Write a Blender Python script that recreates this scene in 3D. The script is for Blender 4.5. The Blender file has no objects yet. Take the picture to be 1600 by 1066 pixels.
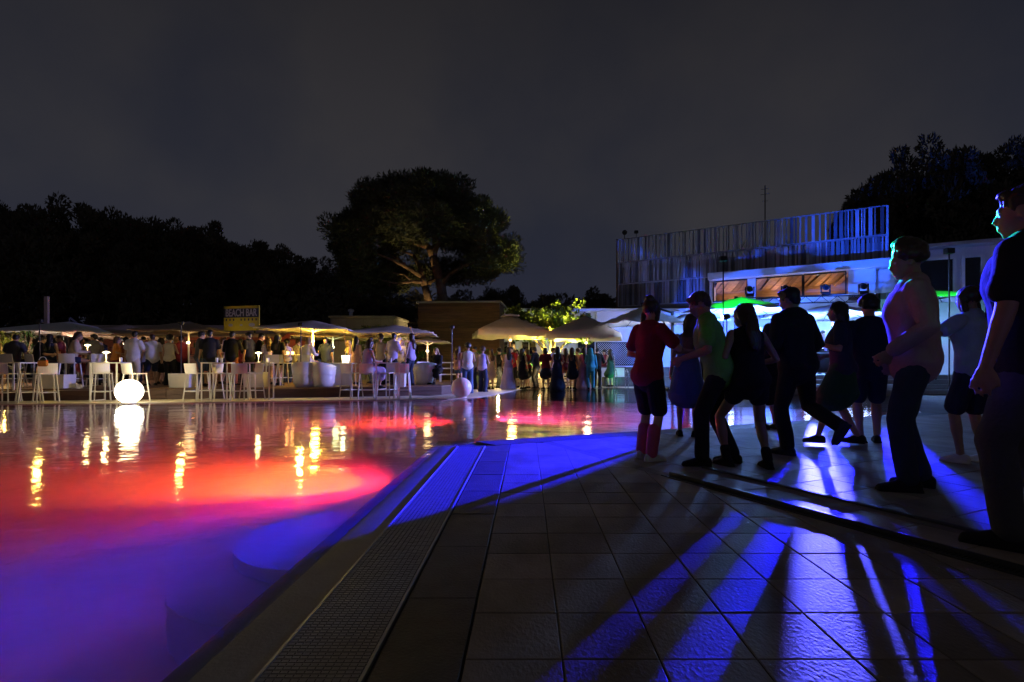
import bpy, bmesh, math, random
import numpy as np
from mathutils import Vector, Matrix, noise

random.seed(7)
rng = np.random.default_rng(11)
scn = bpy.context.scene
COL = scn.collection
S = 0.95            # eye height in metres
FPX = 830.0         # focal length in pixels of a 1600 wide frame
R = math.radians

# ------------------------------------------------------------------ camera
cam = bpy.data.objects.new('camera', bpy.data.cameras.new('camera'))
COL.objects.link(cam)
cam.location = (0, 0, S)
cam.rotation_euler = (R(90), 0, 0)
cam.data.sensor_width = 36
cam.data.lens = FPX / 1600 * 36
cam.data.shift_x = -24 / 1600
cam.data.shift_y = 39 / 1600
cam.data.clip_start = 0.05
cam.data.clip_end = 2000
scn.camera = cam

# ------------------------------------------------------------------ night sky
world = bpy.data.worlds.new('World')
scn.world = world
world.use_nodes = True
wn = world.node_tree.nodes
wl = world.node_tree.links
wn.clear()
w_out = wn.new('ShaderNodeOutputWorld')
w_bg = wn.new('ShaderNodeBackground')
w_tc = wn.new('ShaderNodeTexCoord')
w_sep = wn.new('ShaderNodeSeparateXYZ')
w_ramp = wn.new('ShaderNodeValToRGB')
w_noise = wn.new('ShaderNodeTexNoise')
w_noise.inputs['Scale'].default_value = 2.2
w_noise.inputs['Detail'].default_value = 5
w_mix = wn.new('ShaderNodeMix')
w_mix.data_type = 'RGBA'
w_mix.blend_type = 'MULTIPLY'
w_mix.inputs[0].default_value = 1.0
wl.new(w_tc.outputs['Generated'], w_sep.inputs[0])
wl.new(w_sep.outputs['Z'], w_ramp.inputs[0])
wl.new(w_tc.outputs['Generated'], w_noise.inputs['Vector'])
e = w_ramp.color_ramp.elements
e[0].position = 0.0
e[0].color = (0.031, 0.033, 0.051, 1)
e[1].position = 0.62
e[1].color = (0.017, 0.0165, 0.0195, 1)
for pos, c in ((0.12, (0.032, 0.033, 0.047)), (0.26, (0.034, 0.034, 0.041)), (0.44, (0.027, 0.0265, 0.0315))):
    el = e.new(pos)
    el.color = (*c, 1)
wl.new(w_ramp.outputs[0], w_mix.inputs[6])
w_cl = wn.new('ShaderNodeValToRGB')
w_cl.color_ramp.elements[0].position = 0.36
w_cl.color_ramp.elements[0].color = (0.60, 0.66, 0.84, 1)
w_cl.color_ramp.elements[1].position = 0.64
w_cl.color_ramp.elements[1].color = (1.08, 1.04, 1.0, 1)
wl.new(w_noise.outputs['Fac'], w_cl.inputs[0])
wl.new(w_cl.outputs[0], w_mix.inputs[7])
wl.new(w_mix.outputs[2], w_bg.inputs['Color'])
w_bg.inputs['Strength'].default_value = 0.95
wl.new(w_bg.outputs[0], w_out.inputs[0])

scn.view_settings.view_transform = 'Standard'
scn.view_settings.look = 'None'
scn.view_settings.exposure = 0
scn.view_settings.gamma = 1
scn.view_settings.use_curve_mapping = False
scn.render.engine = 'CYCLES'
cy = scn.cycles
cy.use_denoising = True
cy.max_bounces = 7
cy.diffuse_bounces = 3
cy.glossy_bounces = 3
cy.transmission_bounces = 5
cy.transparent_max_bounces = 8
cy.sample_clamp_indirect = 60
cy.blur_glossy = 0.6
cy.use_light_tree = True


# ------------------------------------------------------------------ helpers
def G(u, v, z=0.0):
    """World ground point at height z from a sighting in the survey photograph."""
    d = FPX * (S - z) / (v - 572.0)
    return Vector(((u - 824.0) * d / FPX, d, z))


def X(u, d):
    return (u - 824.0) * d / FPX


def Z(v, d):
    return S - (v - 572.0) * d / FPX


def mat(name, col, rough=0.6, spec=0.5, metal=0.0, var=0.18, nscale=6.0, bump=0.0, bscale=40.0, emit=None, estr=0.0, coat=0.0, stretch=None, world=False, tone=0.0):
    m = bpy.data.materials.new(name)
    m.use_nodes = True
    nt = m.node_tree
    b = nt.nodes['Principled BSDF']
    b.inputs['Roughness'].default_value = rough
    b.inputs['Specular IOR Level'].default_value = spec
    b.inputs['Metallic'].default_value = metal
    if coat:
        b.inputs['Coat Weight'].default_value = coat
        b.inputs['Coat Roughness'].default_value = 0.15
    tc = nt.nodes.new('ShaderNodeTexCoord')
    src = tc.outputs['Object']
    if world:
        src = nt.nodes.new('ShaderNodeNewGeometry').outputs['Position']
    if stretch:
        mp = nt.nodes.new('ShaderNodeMapping')
        mp.inputs['Scale'].default_value = stretch
        nt.links.new(src, mp.inputs[0])
        src = mp.outputs[0]
    if var > 0:
        n = nt.nodes.new('ShaderNodeTexNoise')
        n.inputs['Scale'].default_value = nscale
        n.inputs['Detail'].default_value = 6
        n.inputs['Roughness'].default_value = 0.6
        nt.links.new(src, n.inputs['Vector'])
        rp = nt.nodes.new('ShaderNodeValToRGB')
        rp.color_ramp.elements[0].position = 0.3
        rp.color_ramp.elements[1].position = 0.7
        rp.color_ramp.elements[0].color = (*[c * (1 - var) for c in col], 1)
        rp.color_ramp.elements[1].color = (*[min(1, c * (1 + var)) for c in col], 1)
        nt.links.new(n.outputs['Fac'], rp.inputs[0])
        cout = rp.outputs[0]
        if tone:
            oi = nt.nodes.new('ShaderNodeObjectInfo')
            mr = nt.nodes.new('ShaderNodeMapRange')
            mr.inputs['To Min'].default_value = 1 - tone
            mr.inputs['To Max'].default_value = 1 + tone
            nt.links.new(oi.outputs['Random'], mr.inputs['Value'])
            hs = nt.nodes.new('ShaderNodeHueSaturation')
            nt.links.new(mr.outputs[0], hs.inputs['Value'])
            nt.links.new(cout, hs.inputs['Color'])
            cout = hs.outputs[0]
        nt.links.new(cout, b.inputs['Base Color'])
    else:
        b.inputs['Base Color'].default_value = (*col, 1)
    if bump > 0:
        n2 = nt.nodes.new('ShaderNodeTexNoise')
        n2.inputs['Scale'].default_value = bscale
        n2.inputs['Detail'].default_value = 4
        nt.links.new(src, n2.inputs['Vector'])
        bp = nt.nodes.new('ShaderNodeBump')
        bp.inputs['Strength'].default_value = bump
        bp.inputs['Distance'].default_value = 0.02
        nt.links.new(n2.outputs['Fac'], bp.inputs['Height'])
        nt.links.new(bp.outputs[0], b.inputs['Normal'])
    if emit:
        b.inputs['Emission Color'].default_value = (*emit, 1)
        b.inputs['Emission Strength'].default_value = estr
    return m


def link(name, me, m=None, parent=None, smooth=False, kind=None):
    o = bpy.data.objects.new(name, me)
    COL.objects.link(o)
    if m is not None:
        if len(me.materials) == 0:
            me.materials.append(m)
    if parent is not None:
        o.parent = parent
    if smooth:
        me.polygons.foreach_set('use_smooth', [True] * len(me.polygons))
    if kind:
        o['kind'] = kind
    return o


def bm_obj(name, bm, m=None, parent=None, smooth=False, kind=None):
    bmesh.ops.recalc_face_normals(bm, faces=bm.faces[:])
    me = bpy.data.meshes.new(name)
    bm.to_mesh(me)
    bm.free()
    return link(name, me, m, parent, smooth, kind)


def thing(name, label, cat, loc=(0, 0, 0), rz=0.0, group=None):
    o = bpy.data.objects.new(name, None)
    COL.objects.link(o)
    o.location = loc
    o.rotation_euler = (0, 0, rz)
    o.empty_display_size = 0.1
    o['label'] = label
    o['category'] = cat
    if group:
        o['group'] = group
    return o


def tag(o, label, cat, group=None):
    o['label'] = label
    o['category'] = cat
    if group:
        o['group'] = group
    return o


def copy_tree(o, parent=None):
    c = o.copy()
    COL.objects.link(c)
    if parent is not None:
        c.parent = parent
    for ch in list(o.children):
        copy_tree(ch, c)
    return c


def box(bm, c, s, rz=0.0, bevel=0.0, M=None):
    r = bmesh.ops.create_cube(bm, size=1.0)
    vs = r['verts']
    mtx = Matrix.Translation(c) @ Matrix.Rotation(rz, 4, 'Z') @ Matrix.Diagonal((*s, 1))
    if M is not None:
        mtx = M @ mtx
    bmesh.ops.transform(bm, matrix=mtx, verts=vs)
    if bevel > 0:
        es = list({e for v in vs for e in v.link_edges})
        bmesh.ops.bevel(bm, geom=es, offset=bevel, segments=1, affect='EDGES')


def bar(bm, a, b, r, r2=None, n=8):
    a, b = Vector(a), Vector(b)
    d = b - a
    L = d.length
    if L < 1e-6:
        return
    q = d.to_track_quat('Z', 'Y').to_matrix().to_4x4()
    bmesh.ops.create_cone(bm, cap_ends=True, segments=n, radius1=r, radius2=r if r2 is None else r2, depth=L,
                          matrix=Matrix.Translation((a + b) / 2) @ q)


def sqbar(bm, a, b, w):
    """square tube between two points"""
    a, b = Vector(a), Vector(b)
    d = b - a
    q = d.to_track_quat('Z', 'Y').to_matrix().to_4x4()
    r = bmesh.ops.create_cube(bm, size=1.0)
    bmesh.ops.transform(bm, matrix=Matrix.Translation((a + b) / 2) @ q @ Matrix.Diagonal((w, w, d.length, 1)), verts=r['verts'])


def sph(bm, c, r, seg=16, M=None):
    s = r if hasattr(r, '__len__') else (r, r, r)
    mtx = Matrix.Translation(c) @ Matrix.Diagonal((*s, 1))
    if M is not None:
        mtx = M @ mtx
    bmesh.ops.create_uvsphere(bm, u_segments=seg, v_segments=max(6, seg // 2), radius=1.0, matrix=mtx)


def lathe(bm, prof, n=24, c=(0, 0, 0)):
    """prof: list of (r, z)"""
    rings = []
    for r, z in prof:
        rings.append([bm.verts.new((c[0] + r * math.cos(2 * math.pi * k / n), c[1] + r * math.sin(2 * math.pi * k / n), c[2] + z)) for k in range(n)])
    for a, b in zip(rings, rings[1:]):
        for k in range(n):
            bm.faces.new((a[k], a[(k + 1) % n], b[(k + 1) % n], b[k]))
    bm.faces.new(rings[0][::-1])
    bm.faces.new(rings[-1])


def prism(bm, poly, z0, z1):
    """vertical prism from 2D polygon"""
    lo = [bm.verts.new((p[0], p[1], z0)) for p in poly]
    hi = [bm.verts.new((p[0], p[1], z1)) for p in poly]
    bm.faces.new(lo[::-1])
    bm.faces.new(hi)
    n = len(poly)
    for i in range(n):
        bm.faces.new((lo[i], lo[(i + 1) % n], hi[(i + 1) % n], hi[i]))


def clip_poly(poly, hull):
    """Sutherland-Hodgman against a convex counter-clockwise hull"""
    out = list(poly)
    n = len(hull)
    for i in range(n):
        ax, ay = hull[i]
        bx, by = hull[(i + 1) % n]
        nx, ny = -(by - ay), bx - ax
        inp, out = out, []
        for j in range(len(inp)):
            p, q = inp[j], inp[(j + 1) % len(inp)]
            dp = (p[0] - ax) * nx + (p[1] - ay) * ny
            dq = (q[0] - ax) * nx + (q[1] - ay) * ny
            if dp >= 0:
                out.append(p)
            if (dp > 0 > dq) or (dp < 0 < dq):
                t = dp / (dp - dq)
                out.append((p[0] + t * (q[0] - p[0]), p[1] + t * (q[1] - p[1])))
        if len(out) < 3:
            return []
    return out


def area2(poly):
    return 0.5 * sum(poly[i][0] * poly[(i + 1) % len(poly)][1] - poly[(i + 1) % len(poly)][0] * poly[i][1] for i in range(len(poly)))


def quads_mesh(name, V, nper=4):
    """V: (N, nper, 3) array of separate polygons"""
    N = V.shape[0]
    me = bpy.data.meshes.new(name)
    me.vertices.add(N * nper)
    me.vertices.foreach_set('co', V.reshape(-1).astype(np.float32))
    me.loops.add(N * nper)
    me.loops.foreach_set('vertex_index', np.arange(N * nper, dtype=np.int32))
    me.polygons.add(N)
    me.polygons.foreach_set('loop_start', np.arange(0, N * nper, nper, dtype=np.int32))
    me.update(calc_edges=True)
    me.validate()
    return me


def lamp(name, kind, loc, power, col, radius=0.05, target=None, cone=60, blend=0.3, parent=None):
    L = bpy.data.lights.new(name, kind)
    L.energy = power
    L.color = col
    L.shadow_soft_size = radius
    o = bpy.data.objects.new(name, L)
    COL.objects.link(o)
    if parent is not None:
        o.parent = parent
    o.location = loc
    if kind == 'SPOT':
        L.spot_size = R(cone)
        L.spot_blend = blend
        o.rotation_euler = (Vector(target) - Vector(loc)).to_track_quat('-Z', 'Y').to_euler()
    return o


# ------------------------------------------------------------------ materials
M = {}
M['tile'] = mat('stone_tile', (0.285, 0.235, 0.195), 0.66, 0.25, var=0.34, nscale=2.6, bump=0.26, bscale=70, stretch=(1, 0.6, 1), world=True, tone=0.24)
M['grout'] = mat('grout', (0.06, 0.055, 0.05), 0.9, var=0.2)
M['dark_tile'] = mat('dark_tile', (0.075, 0.073, 0.072), 0.6, 0.3, var=0.25, nscale=8, bump=0.3, bscale=80, world=True, tone=0.12)
M['grate'] = mat('overflow_grate', (0.36, 0.345, 0.31), 0.6, 0.3, var=0.12, nscale=15)
M['drain'] = mat('drain_grating', (0.035, 0.033, 0.03), 0.5, var=0.2, nscale=15)
M['sill'] = mat('pool_sill', (0.34, 0.32, 0.29), 0.7, 0.25, var=0.1, nscale=5, bump=0.12, bscale=60)
M['plaster'] = mat('pool_plaster', (0.62, 0.60, 0.58), 0.7, var=0.08, nscale=2)
M['coping'] = mat('pool_coping', (0.62, 0.55, 0.42), 0.55, var=0.14, nscale=3, bump=0.15, bscale=30)
M['soil'] = mat('packed_ground', (0.10, 0.09, 0.07), 0.9, var=0.3, nscale=1.5, bump=0.5, bscale=12)
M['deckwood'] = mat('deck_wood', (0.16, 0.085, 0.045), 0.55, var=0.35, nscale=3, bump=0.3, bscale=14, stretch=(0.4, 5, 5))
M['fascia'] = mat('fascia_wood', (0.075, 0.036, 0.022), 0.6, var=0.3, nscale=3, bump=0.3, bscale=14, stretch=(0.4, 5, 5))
M['cladding'] = mat('cladding_wood', (0.135, 0.072, 0.040), 0.7, var=0.4, nscale=2.5, bump=0.4, bscale=20, stretch=(0.5, 4, 6), world=True, tone=0.3)
M['white_plastic'] = mat('white_plastic', (0.74, 0.72, 0.68), 0.4, var=0.05, nscale=4)
M['white_wall'] = mat('white_render', (0.70, 0.68, 0.68), 0.8, var=0.08, nscale=1.2, bump=0.15, bscale=30)
M['grey_wall'] = mat('grey_render', (0.30, 0.29, 0.27), 0.8, var=0.15, nscale=1.0, bump=0.15, bscale=20)
M['red_wall'] = mat('bar_wall', (0.28, 0.10, 0.06), 0.75, var=0.2, nscale=2)
M['canvas'] = mat('cream_canvas', (0.68, 0.59, 0.46), 0.85, var=0.10, nscale=2, bump=0.2, bscale=8)
M['canvas_white'] = mat('white_canvas', (0.75, 0.74, 0.74), 0.85, var=0.08, nscale=2, bump=0.2, bscale=8)
M['canvas_dark'] = mat('taupe_canvas', (0.40, 0.29, 0.20), 0.85, var=0.12, nscale=2, bump=0.2, bscale=8)
M['dark_metal'] = mat('dark_metal', (0.03, 0.03, 0.032), 0.45, metal=0.4, var=0.2)
M['alu'] = mat('aluminium', (0.50, 0.51, 0.54), 0.4, metal=0.75, var=0.12, nscale=3)
M['steel'] = mat('stainless_steel', (0.60, 0.60, 0.62), 0.22, metal=1.0, var=0.05)
M['louvre'] = mat('louvre_metal', (0.40, 0.43, 0.52), 0.5, metal=0.3, var=0.2, nscale=1.2, tone=0.35)
M['louvre_dark'] = mat('louvre_metal_dark', (0.13, 0.14, 0.18), 0.5, metal=0.3, var=0.2, nscale=1.2)
M['glass'] = mat('dark_glass', (0.01, 0.012, 0.016), 0.08, spec=0.8, var=0)
M['bark'] = mat('pine_bark', (0.20, 0.125, 0.075), 0.9, var=0.4, nscale=5, bump=0.9, bscale=9, stretch=(1, 1, 0.35))
M['needles'] = mat('pine_needles', (0.075, 0.085, 0.036), 0.7, var=0.4, nscale=0.8)
M['needles2'] = mat('dark_needles', (0.115, 0.10, 0.06), 0.75, var=0.4, nscale=0.7)
M['leaf'] = mat('leaf_green', (0.16, 0.20, 0.035), 0.55, var=0.4, nscale=2)
M['leaf2'] = mat('fern_green', (0.05, 0.12, 0.03), 0.55, var=0.4, nscale=3)
M['leaf3'] = mat('olive_leaf', (0.17, 0.18, 0.11), 0.6, var=0.4, nscale=3)
M['globe_lit'] = mat('glowing_globe', (0.9, 0.88, 0.8), 0.4, var=0, emit=(1.0, 0.90, 0.66), estr=7.0)
M['globe'] = mat('globe_plastic', (0.78, 0.78, 0.80), 0.45, var=0.03)
M['bulb'] = mat('warm_bulb', (0.9, 0.8, 0.6), 0.4, var=0, emit=(1.0, 0.72, 0.30), estr=14.0)
M['bulb_soft'] = mat('warm_shade', (0.9, 0.85, 0.7), 0.5, var=0, emit=(1.0, 0.85, 0.5), estr=3.5)
M['bulb_blue'] = mat('cold_lens', (0.8, 0.8, 0.9), 0.3, var=0, emit=(0.45, 0.55, 1.0), estr=25.0)
M['bulb_green'] = mat('green_led', (0.1, 0.8, 0.3), 0.3, var=0, emit=(0.05, 1.0, 0.45), estr=6.0)
M['candle'] = mat('candle_flame', (0.9, 0.6, 0.3), 0.4, var=0, emit=(1.0, 0.45, 0.12), estr=9.0)
M['pool_lens'] = mat('pool_lamp_lens', (0.9, 0.4, 0.2), 0.3, var=0, emit=(1.0, 0.35, 0.05), estr=12.0)
M['yellow_sign'] = mat('yellow_sign', (0.55, 0.42, 0.02), 0.6, var=0.08)
M['navy_sign'] = mat('navy_print', (0.02, 0.022, 0.05), 0.6, var=0.1)
M['lilac_print'] = mat('lilac_print', (0.36, 0.34, 0.45), 0.6, var=0.1)
M['bottle'] = mat('bottle_glass', (0.02, 0.06, 0.03), 0.1, spec=0.8, var=0)
M['ceil_wood'] = mat('ceiling_wood', (0.45, 0.25, 0.11), 0.5, var=0.3, nscale=3, stretch=(0.3, 6, 6), tone=0.45)
M['terrace'] = mat('terrace_stone', (0.36, 0.35, 0.37), 0.35, var=0.15, nscale=3, bump=0.15, bscale=30)


def translucent_leaf(m, k=0.55):
    nt = m.node_tree
    b = nt.nodes['Principled BSDF']
    out = nt.nodes['Material Output']
    tr = nt.nodes.new('ShaderNodeBsdfTranslucent')
    mx = nt.nodes.new('ShaderNodeMixShader')
    mx.inputs[0].default_value = k
    nt.links.new(b.inputs['Base Color'].links[0].from_socket, tr.inputs['Color'])
    nt.links.new(b.outputs[0], mx.inputs[1])
    nt.links.new(tr.outputs[0], mx.inputs[2])
    nt.links.new(mx.outputs[0], out.inputs['Surface'])


for k_ in ('leaf', 'leaf2', 'leaf3'):
    translucent_leaf(M[k_])


def water_material():
    m = bpy.data.materials.new('pool_water')
    m.use_nodes = True
    nt = m.node_tree
    nt.nodes.clear()
    out = nt.nodes.new('ShaderNodeOutputMaterial')
    g = nt.nodes.new('ShaderNodeBsdfGlass')
    g.inputs['IOR'].default_value = 1.33
    g.inputs['Roughness'].default_value = 0.07
    g.inputs['Color'].default_value = (0.93, 0.96, 1.0, 1)
    tc = nt.nodes.new('ShaderNodeTexCoord')
    hs = []
    for sc, st, de, w in ((0.9, (1.0, 1.4, 1), 2, 1.0), (4.5, (1.0, 1.5, 1), 2, 0.22), (16, (1, 1.3, 1), 1, 0.035)):
        mp = nt.nodes.new('ShaderNodeMapping')
        mp.inputs['Scale'].default_value = st
        mp.inputs['Rotation'].default_value = (0, 0, 0.35)
        n = nt.nodes.new('ShaderNodeTexNoise')
        n.inputs['Scale'].default_value = sc
        n.inputs['Detail'].default_value = de
        nt.links.new(tc.outputs['Object'], mp.inputs[0])
        nt.links.new(mp.outputs[0], n.inputs['Vector'])
        mu = nt.nodes.new('ShaderNodeMath')
        mu.operation = 'MULTIPLY'
        mu.inputs[1].default_value = w
        nt.links.new(n.outputs['Fac'], mu.inputs[0])
        hs.append(mu.outputs[0])
    a = hs[0]
    for h in hs[1:]:
        ad = nt.nodes.new('ShaderNodeMath')
        nt.links.new(a, ad.inputs[0])
        nt.links.new(h, ad.inputs[1])
        a = ad.outputs[0]
    bp = nt.nodes.new('ShaderNodeBump')
    bp.inputs['Strength'].default_value = 1.0
    bp.inputs['Distance'].default_value = 0.015
    nt.links.new(a, bp.inputs['Height'])
    nt.links.new(bp.outputs[0], g.inputs['Normal'])
    nt.links.new(g.outputs[0], out.inputs['Surface'])
    return m


M['water'] = water_material()

# ------------------------------------------------------------------ ground, pool and paving
PD = -0.80                          # pool floor
WX = -1.15                          # pool side wall
GX0, GX1 = -0.875 * S, -0.525 * S   # overflow grate
DX1 = -0.2024                       # edge of the pale paving
e1 = Vector((2.33, 1.11)).normalized()
e2 = Vector((1.12, -2.33)).normalized()
Q0 = Vector((-0.68, 7.03)) * S      # pool corner
D0 = Vector((1.27, 4.88)) * S       # start of the slot drain


def isect(p, d, q, f):
    t = ((q.x - p.x) * f.y - (q.y - p.y) * f.x) / (d.x * f.y - d.y * f.x)
    return p + d * t


FAR = [(-60, 3.0), (-30, 9.6), (-20, 12.2)] + [tuple(G(u, v).xy) for u, v in ((0, 631.5), (100, 630.5), (200, 629.5), (300, 628.6), (400, 627.2), (480, 625.8), (550, 625), (600, 624.5), (650, 624), (700, 623.3), (740, 621.2), (770, 617), (800, 611), (820, 607.5), (860, 606), (950, 605))] + [(7.3, 20.5), (9.4, 17.4), (12.2, 17.4)]
RIGHT_END = Q0 + e1 * 9.6
# water sheet
WATER = [(-60, -3), (-0.93 * S, -3), (-0.93 * S, Q0.y - 0.15), (Q0.x, Q0.y), (RIGHT_END.x, RIGHT_END.y)] + FAR[::-1]
bm = bmesh.new()
f = bm.faces.new([bm.verts.new((p[0], p[1], -0.016)) for p in WATER])
bmesh.ops.triangulate(bm, faces=[f])
w = bm_obj('water', bm, M['water'], kind='structure')
if w.data.polygons[0].normal.z < 0:
    w.data.flip_normals()

# pool basin: floor and walls
bm = bmesh.new()
f = bm.faces.new([bm.verts.new((p[0], p[1], -1.0)) for p in [(-60, -3), (WX, -3), (WX, 10.2), (WX + 0.05, 10.2), (RIGHT_END.x, RIGHT_END.y)] + FAR[::-1]])
bmesh.ops.triangulate(bm, faces=[f])
bm_obj('pool_floor', bm, M['plaster'], kind='structure')
bm = bmesh.new()


def wall_strip(pts, z0, z1):
    for a, b in zip(pts, pts[1:]):
        bm.faces.new([bm.verts.new((*a, z0)), bm.verts.new((*b, z0)), bm.verts.new((*b, z1)), bm.verts.new((*a, z1))])


wall_strip(FAR, PD, -0.002)
wall_strip([(WX, -3), (WX, Q0.y + 0.2)], PD, -0.075)
wall_strip([tuple(Q0), tuple(RIGHT_END)], PD, -0.003)
wall_strip([tuple(RIGHT_END), (12.2, 17.4)], PD, -0.003)
wall_strip([(-60, -3), (WX, -3)], PD, 0)
wall_strip([(-60, -3), (-60, 3)], PD, 0)
bm_obj('pool_wall', bm, M['plaster'], kind='structure')
# low submerged wall that goes on between the two basins
bm = bmesh.new()
prism(bm, [(WX, Q0.y - 0.4), (-0.72 * S, Q0.y - 0.4), (-0.72 * S, 10.3), (WX, 10.3)], -1.0, -0.11)
bm_obj('pool_divider', bm, M['plaster'], kind='structure')
# shallow shelf of the right-hand basin
bm = bmesh.new()
prism(bm, [(-0.72 * S, Q0.y + 0.02), (RIGHT_END.x, RIGHT_END.y + 0.35), (RIGHT_END.x - 2, 15.5), (-0.72 * S, 15.5)], -1.0, -0.55)
bm_obj('pool_shelf', bm, M['plaster'], kind='structure')
# rounded entry steps under water
for r_, z_, cy_ in ((0.55, -0.15, 3.32), (0.70, -0.33, 3.02)):
    bm = bmesh.new()
    pts = [(WX + 0.002, cy_ * S + r_ * S)] + [(WX - r_ * S * math.sin(a), cy_ * S + r_ * S * math.cos(a)) for a in np.linspace(0.02, math.pi - 0.02, 40)] + [(WX + 0.002, cy_ * S - r_ * S)]
    prism(bm, pts, PD - 0.01, z_)
    bm_obj('pool_step', bm, M['plaster'], kind='structure')
# smooth sill sloping under the water
bm = bmesh.new()
prof = [(GX0 - 0.003, -0.004), (GX0 - 0.05, -0.007), (WX + 0.12, -0.014), (WX + 0.03, -0.035), (WX, -0.07)]
ys = np.linspace(-3, Q0.y - 0.35, 24)
rows = [[bm.verts.new((x, y, z)) for x, z in prof] for y in ys]
for a, b in zip(rows, rows[1:]):
    for k in range(len(prof) - 1):
        bm.faces.new((a[k], a[k + 1], b[k + 1], b[k]))
bm_obj('pool_sill', bm, M['sill'], kind='structure', smooth=True)
# sill turning the corner
bm = bmesh.new()
prism(bm, [(WX, Q0.y - 0.35), (GX0, Q0.y - 0.35), (Q0.x - 0.02, Q0.y - 0.02), (-0.72 * S, Q0.y + 0.15), (WX, Q0.y + 0.15)], -1.0, -0.035)
bm_obj('pool_corner', bm, M['sill'], kind='structure')

# base slab under all paving near the viewer
gap = 0.40
Qi = Q0 + e2 * gap
S1 = isect(Qi, e1, D0, e2)                                  # strip meets drain line
bm = bmesh.new()
slab = [(GX0, -3), (40, -3), (40, 12), (RIGHT_END.x + 0.01, RIGHT_END.y - 0.005), (Q0.x, Q0.y), (GX0, Q0.y - 0.35)]
prism(bm, slab, -0.35, -0.014)
bm_obj('pavement_base', bm, M['grout'], kind='structure')
# ground beyond everything
bm = bmesh.new()
outer = [(-400, -60), (400, -60), (400, 500), (-400, 500)]
bm2 = [bm.verts.new((*p, -1.05)) for p in outer]
bm.faces.new(bm2)
bm_obj('ground', bm, M['soil'], kind='structure')
# land around the pool (raised to the pool rim)
bm = bmesh.new()
land = [(-400, 2.0)] + FAR + [tuple(RIGHT_END), (40, 12), (40, -3), (400, -3), (400, 300), (-400, 300)]
prev = bmesh.ops
vs = [bm.verts.new((p[0], p[1], -0.02)) for p in land]
f = bm.faces.new(vs)
bmesh.ops.triangulate(bm, faces=[f])
bm_obj('land', bm, M['soil'], kind='structure')
# pale coping strip along the far edge
bm = bmesh.new()
fe = [Vector(p) for p in FAR]
inner, outr = [], []
for i, p in enumerate(fe):
    t = (fe[min(i + 1, len(fe) - 1)] - fe[max(i - 1, 0)]).normalized()
    nrm = Vector((-t.y, t.x))
    wdt = 2.3
    inner.append(p)
    outr.append(p + nrm * wdt)
for i in range(len(fe) - 1):
    a, b, c, d = inner[i], inner[i + 1], outr[i + 1], outr[i]
    lo = [bm.verts.new((*q, -0.0)) for q in (a, b, c, d)]
    bm.faces.new(lo)
    ed = [bm.verts.new((*q, zz)) for q, zz in ((a, 0), (b, 0), (b, -0.05), (a, -0.05))]
    bm.faces.new(ed)
bm_obj('coping', bm, M['coping'], kind='structure')

# ---- paving tiles
pav = bpy.data.objects.new('paving', None)
COL.objects.link(pav)
pav['kind'] = 'structure'


def tile_bm(poly, h=0.012, ch=0.004):
    b = bmesh.new()
    n = len(poly)
    cx = sum(p[0] for p in poly) / n
    cyy = sum(p[1] for p in poly) / n
    ins = []
    for p in poly:
        dx, dy = cx - p[0], cyy - p[1]
        L = math.hypot(dx, dy)
        ins.append((p[0] + dx / L * ch * 1.4, p[1] + dy / L * ch * 1.4))
    lo = [b.verts.new((*p, -0.014)) for p in poly]
    md = [b.verts.new((*p, -ch * 0.6)) for p in poly]
    hi = [b.verts.new((*p, 0)) for p in ins]
    b.faces.new(hi)
    for i in range(n):
        j = (i + 1) % n
        b.faces.new((lo[i], lo[j], md[j], md[i]))
        b.faces.new((md[i], md[j], hi[j], hi[i]))
    return b


def lay(o2, ax, ay, tx, ty, hull, near, mtl, rngi, rngj, limit, gapw=0.0045):
    """lay tiles on a grid with origin o2 and axes ax, ay, clipped to hull; those passing near() become tiles of their own"""
    shared = None
    far = bmesh.new()
    cnt = 0
    full = abs(tx * ty) * 0.9
    for i in rngi:
        for j in rngj:
            c = o2 + ax * ((i + 0.5) * tx) + ay * ((j + 0.5) * ty)
            hx, hy = tx / 2 - gapw / 2, ty / 2 - gapw / 2
            quad = [tuple(c + ax * sx * hx + ay * sy * hy) for sx, sy in ((-1, -1), (1, -1), (1, 1), (-1, 1))]
            if area2(quad) < 0:
                quad = quad[::-1]
            pl = clip_poly(quad, hull)
            if not pl or abs(area2(pl)) < 0.004:
                continue
            zj = random.uniform(-0.0012, 0.0008)
            if near(c) and cnt < limit:
                cnt += 1
                loc = [(p[0] - c.x, p[1] - c.y) for p in pl]
                if abs(area2(pl)) > full and len(pl) == 4:
                    if shared is None:
                        o = bm_obj('tile', tile_bm(loc), mtl, pav)
                        shared = o.data
                    else:
                        o = link('tile', shared, mtl, pav)
                else:
                    o = bm_obj('tile', tile_bm(loc), mtl, pav)
                o.location = (c.x, c.y, zj)
                o.rotation_euler = (random.uniform(-1, 1) * 0.0022, random.uniform(-1, 1) * 0.0022, 0)
            else:
                vs_ = [far.verts.new((*p, zj)) for p in pl]
                far.faces.new(vs_)
    bm_obj('far_tiles', far, mtl, pav, kind='stuff')
    return cnt


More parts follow.
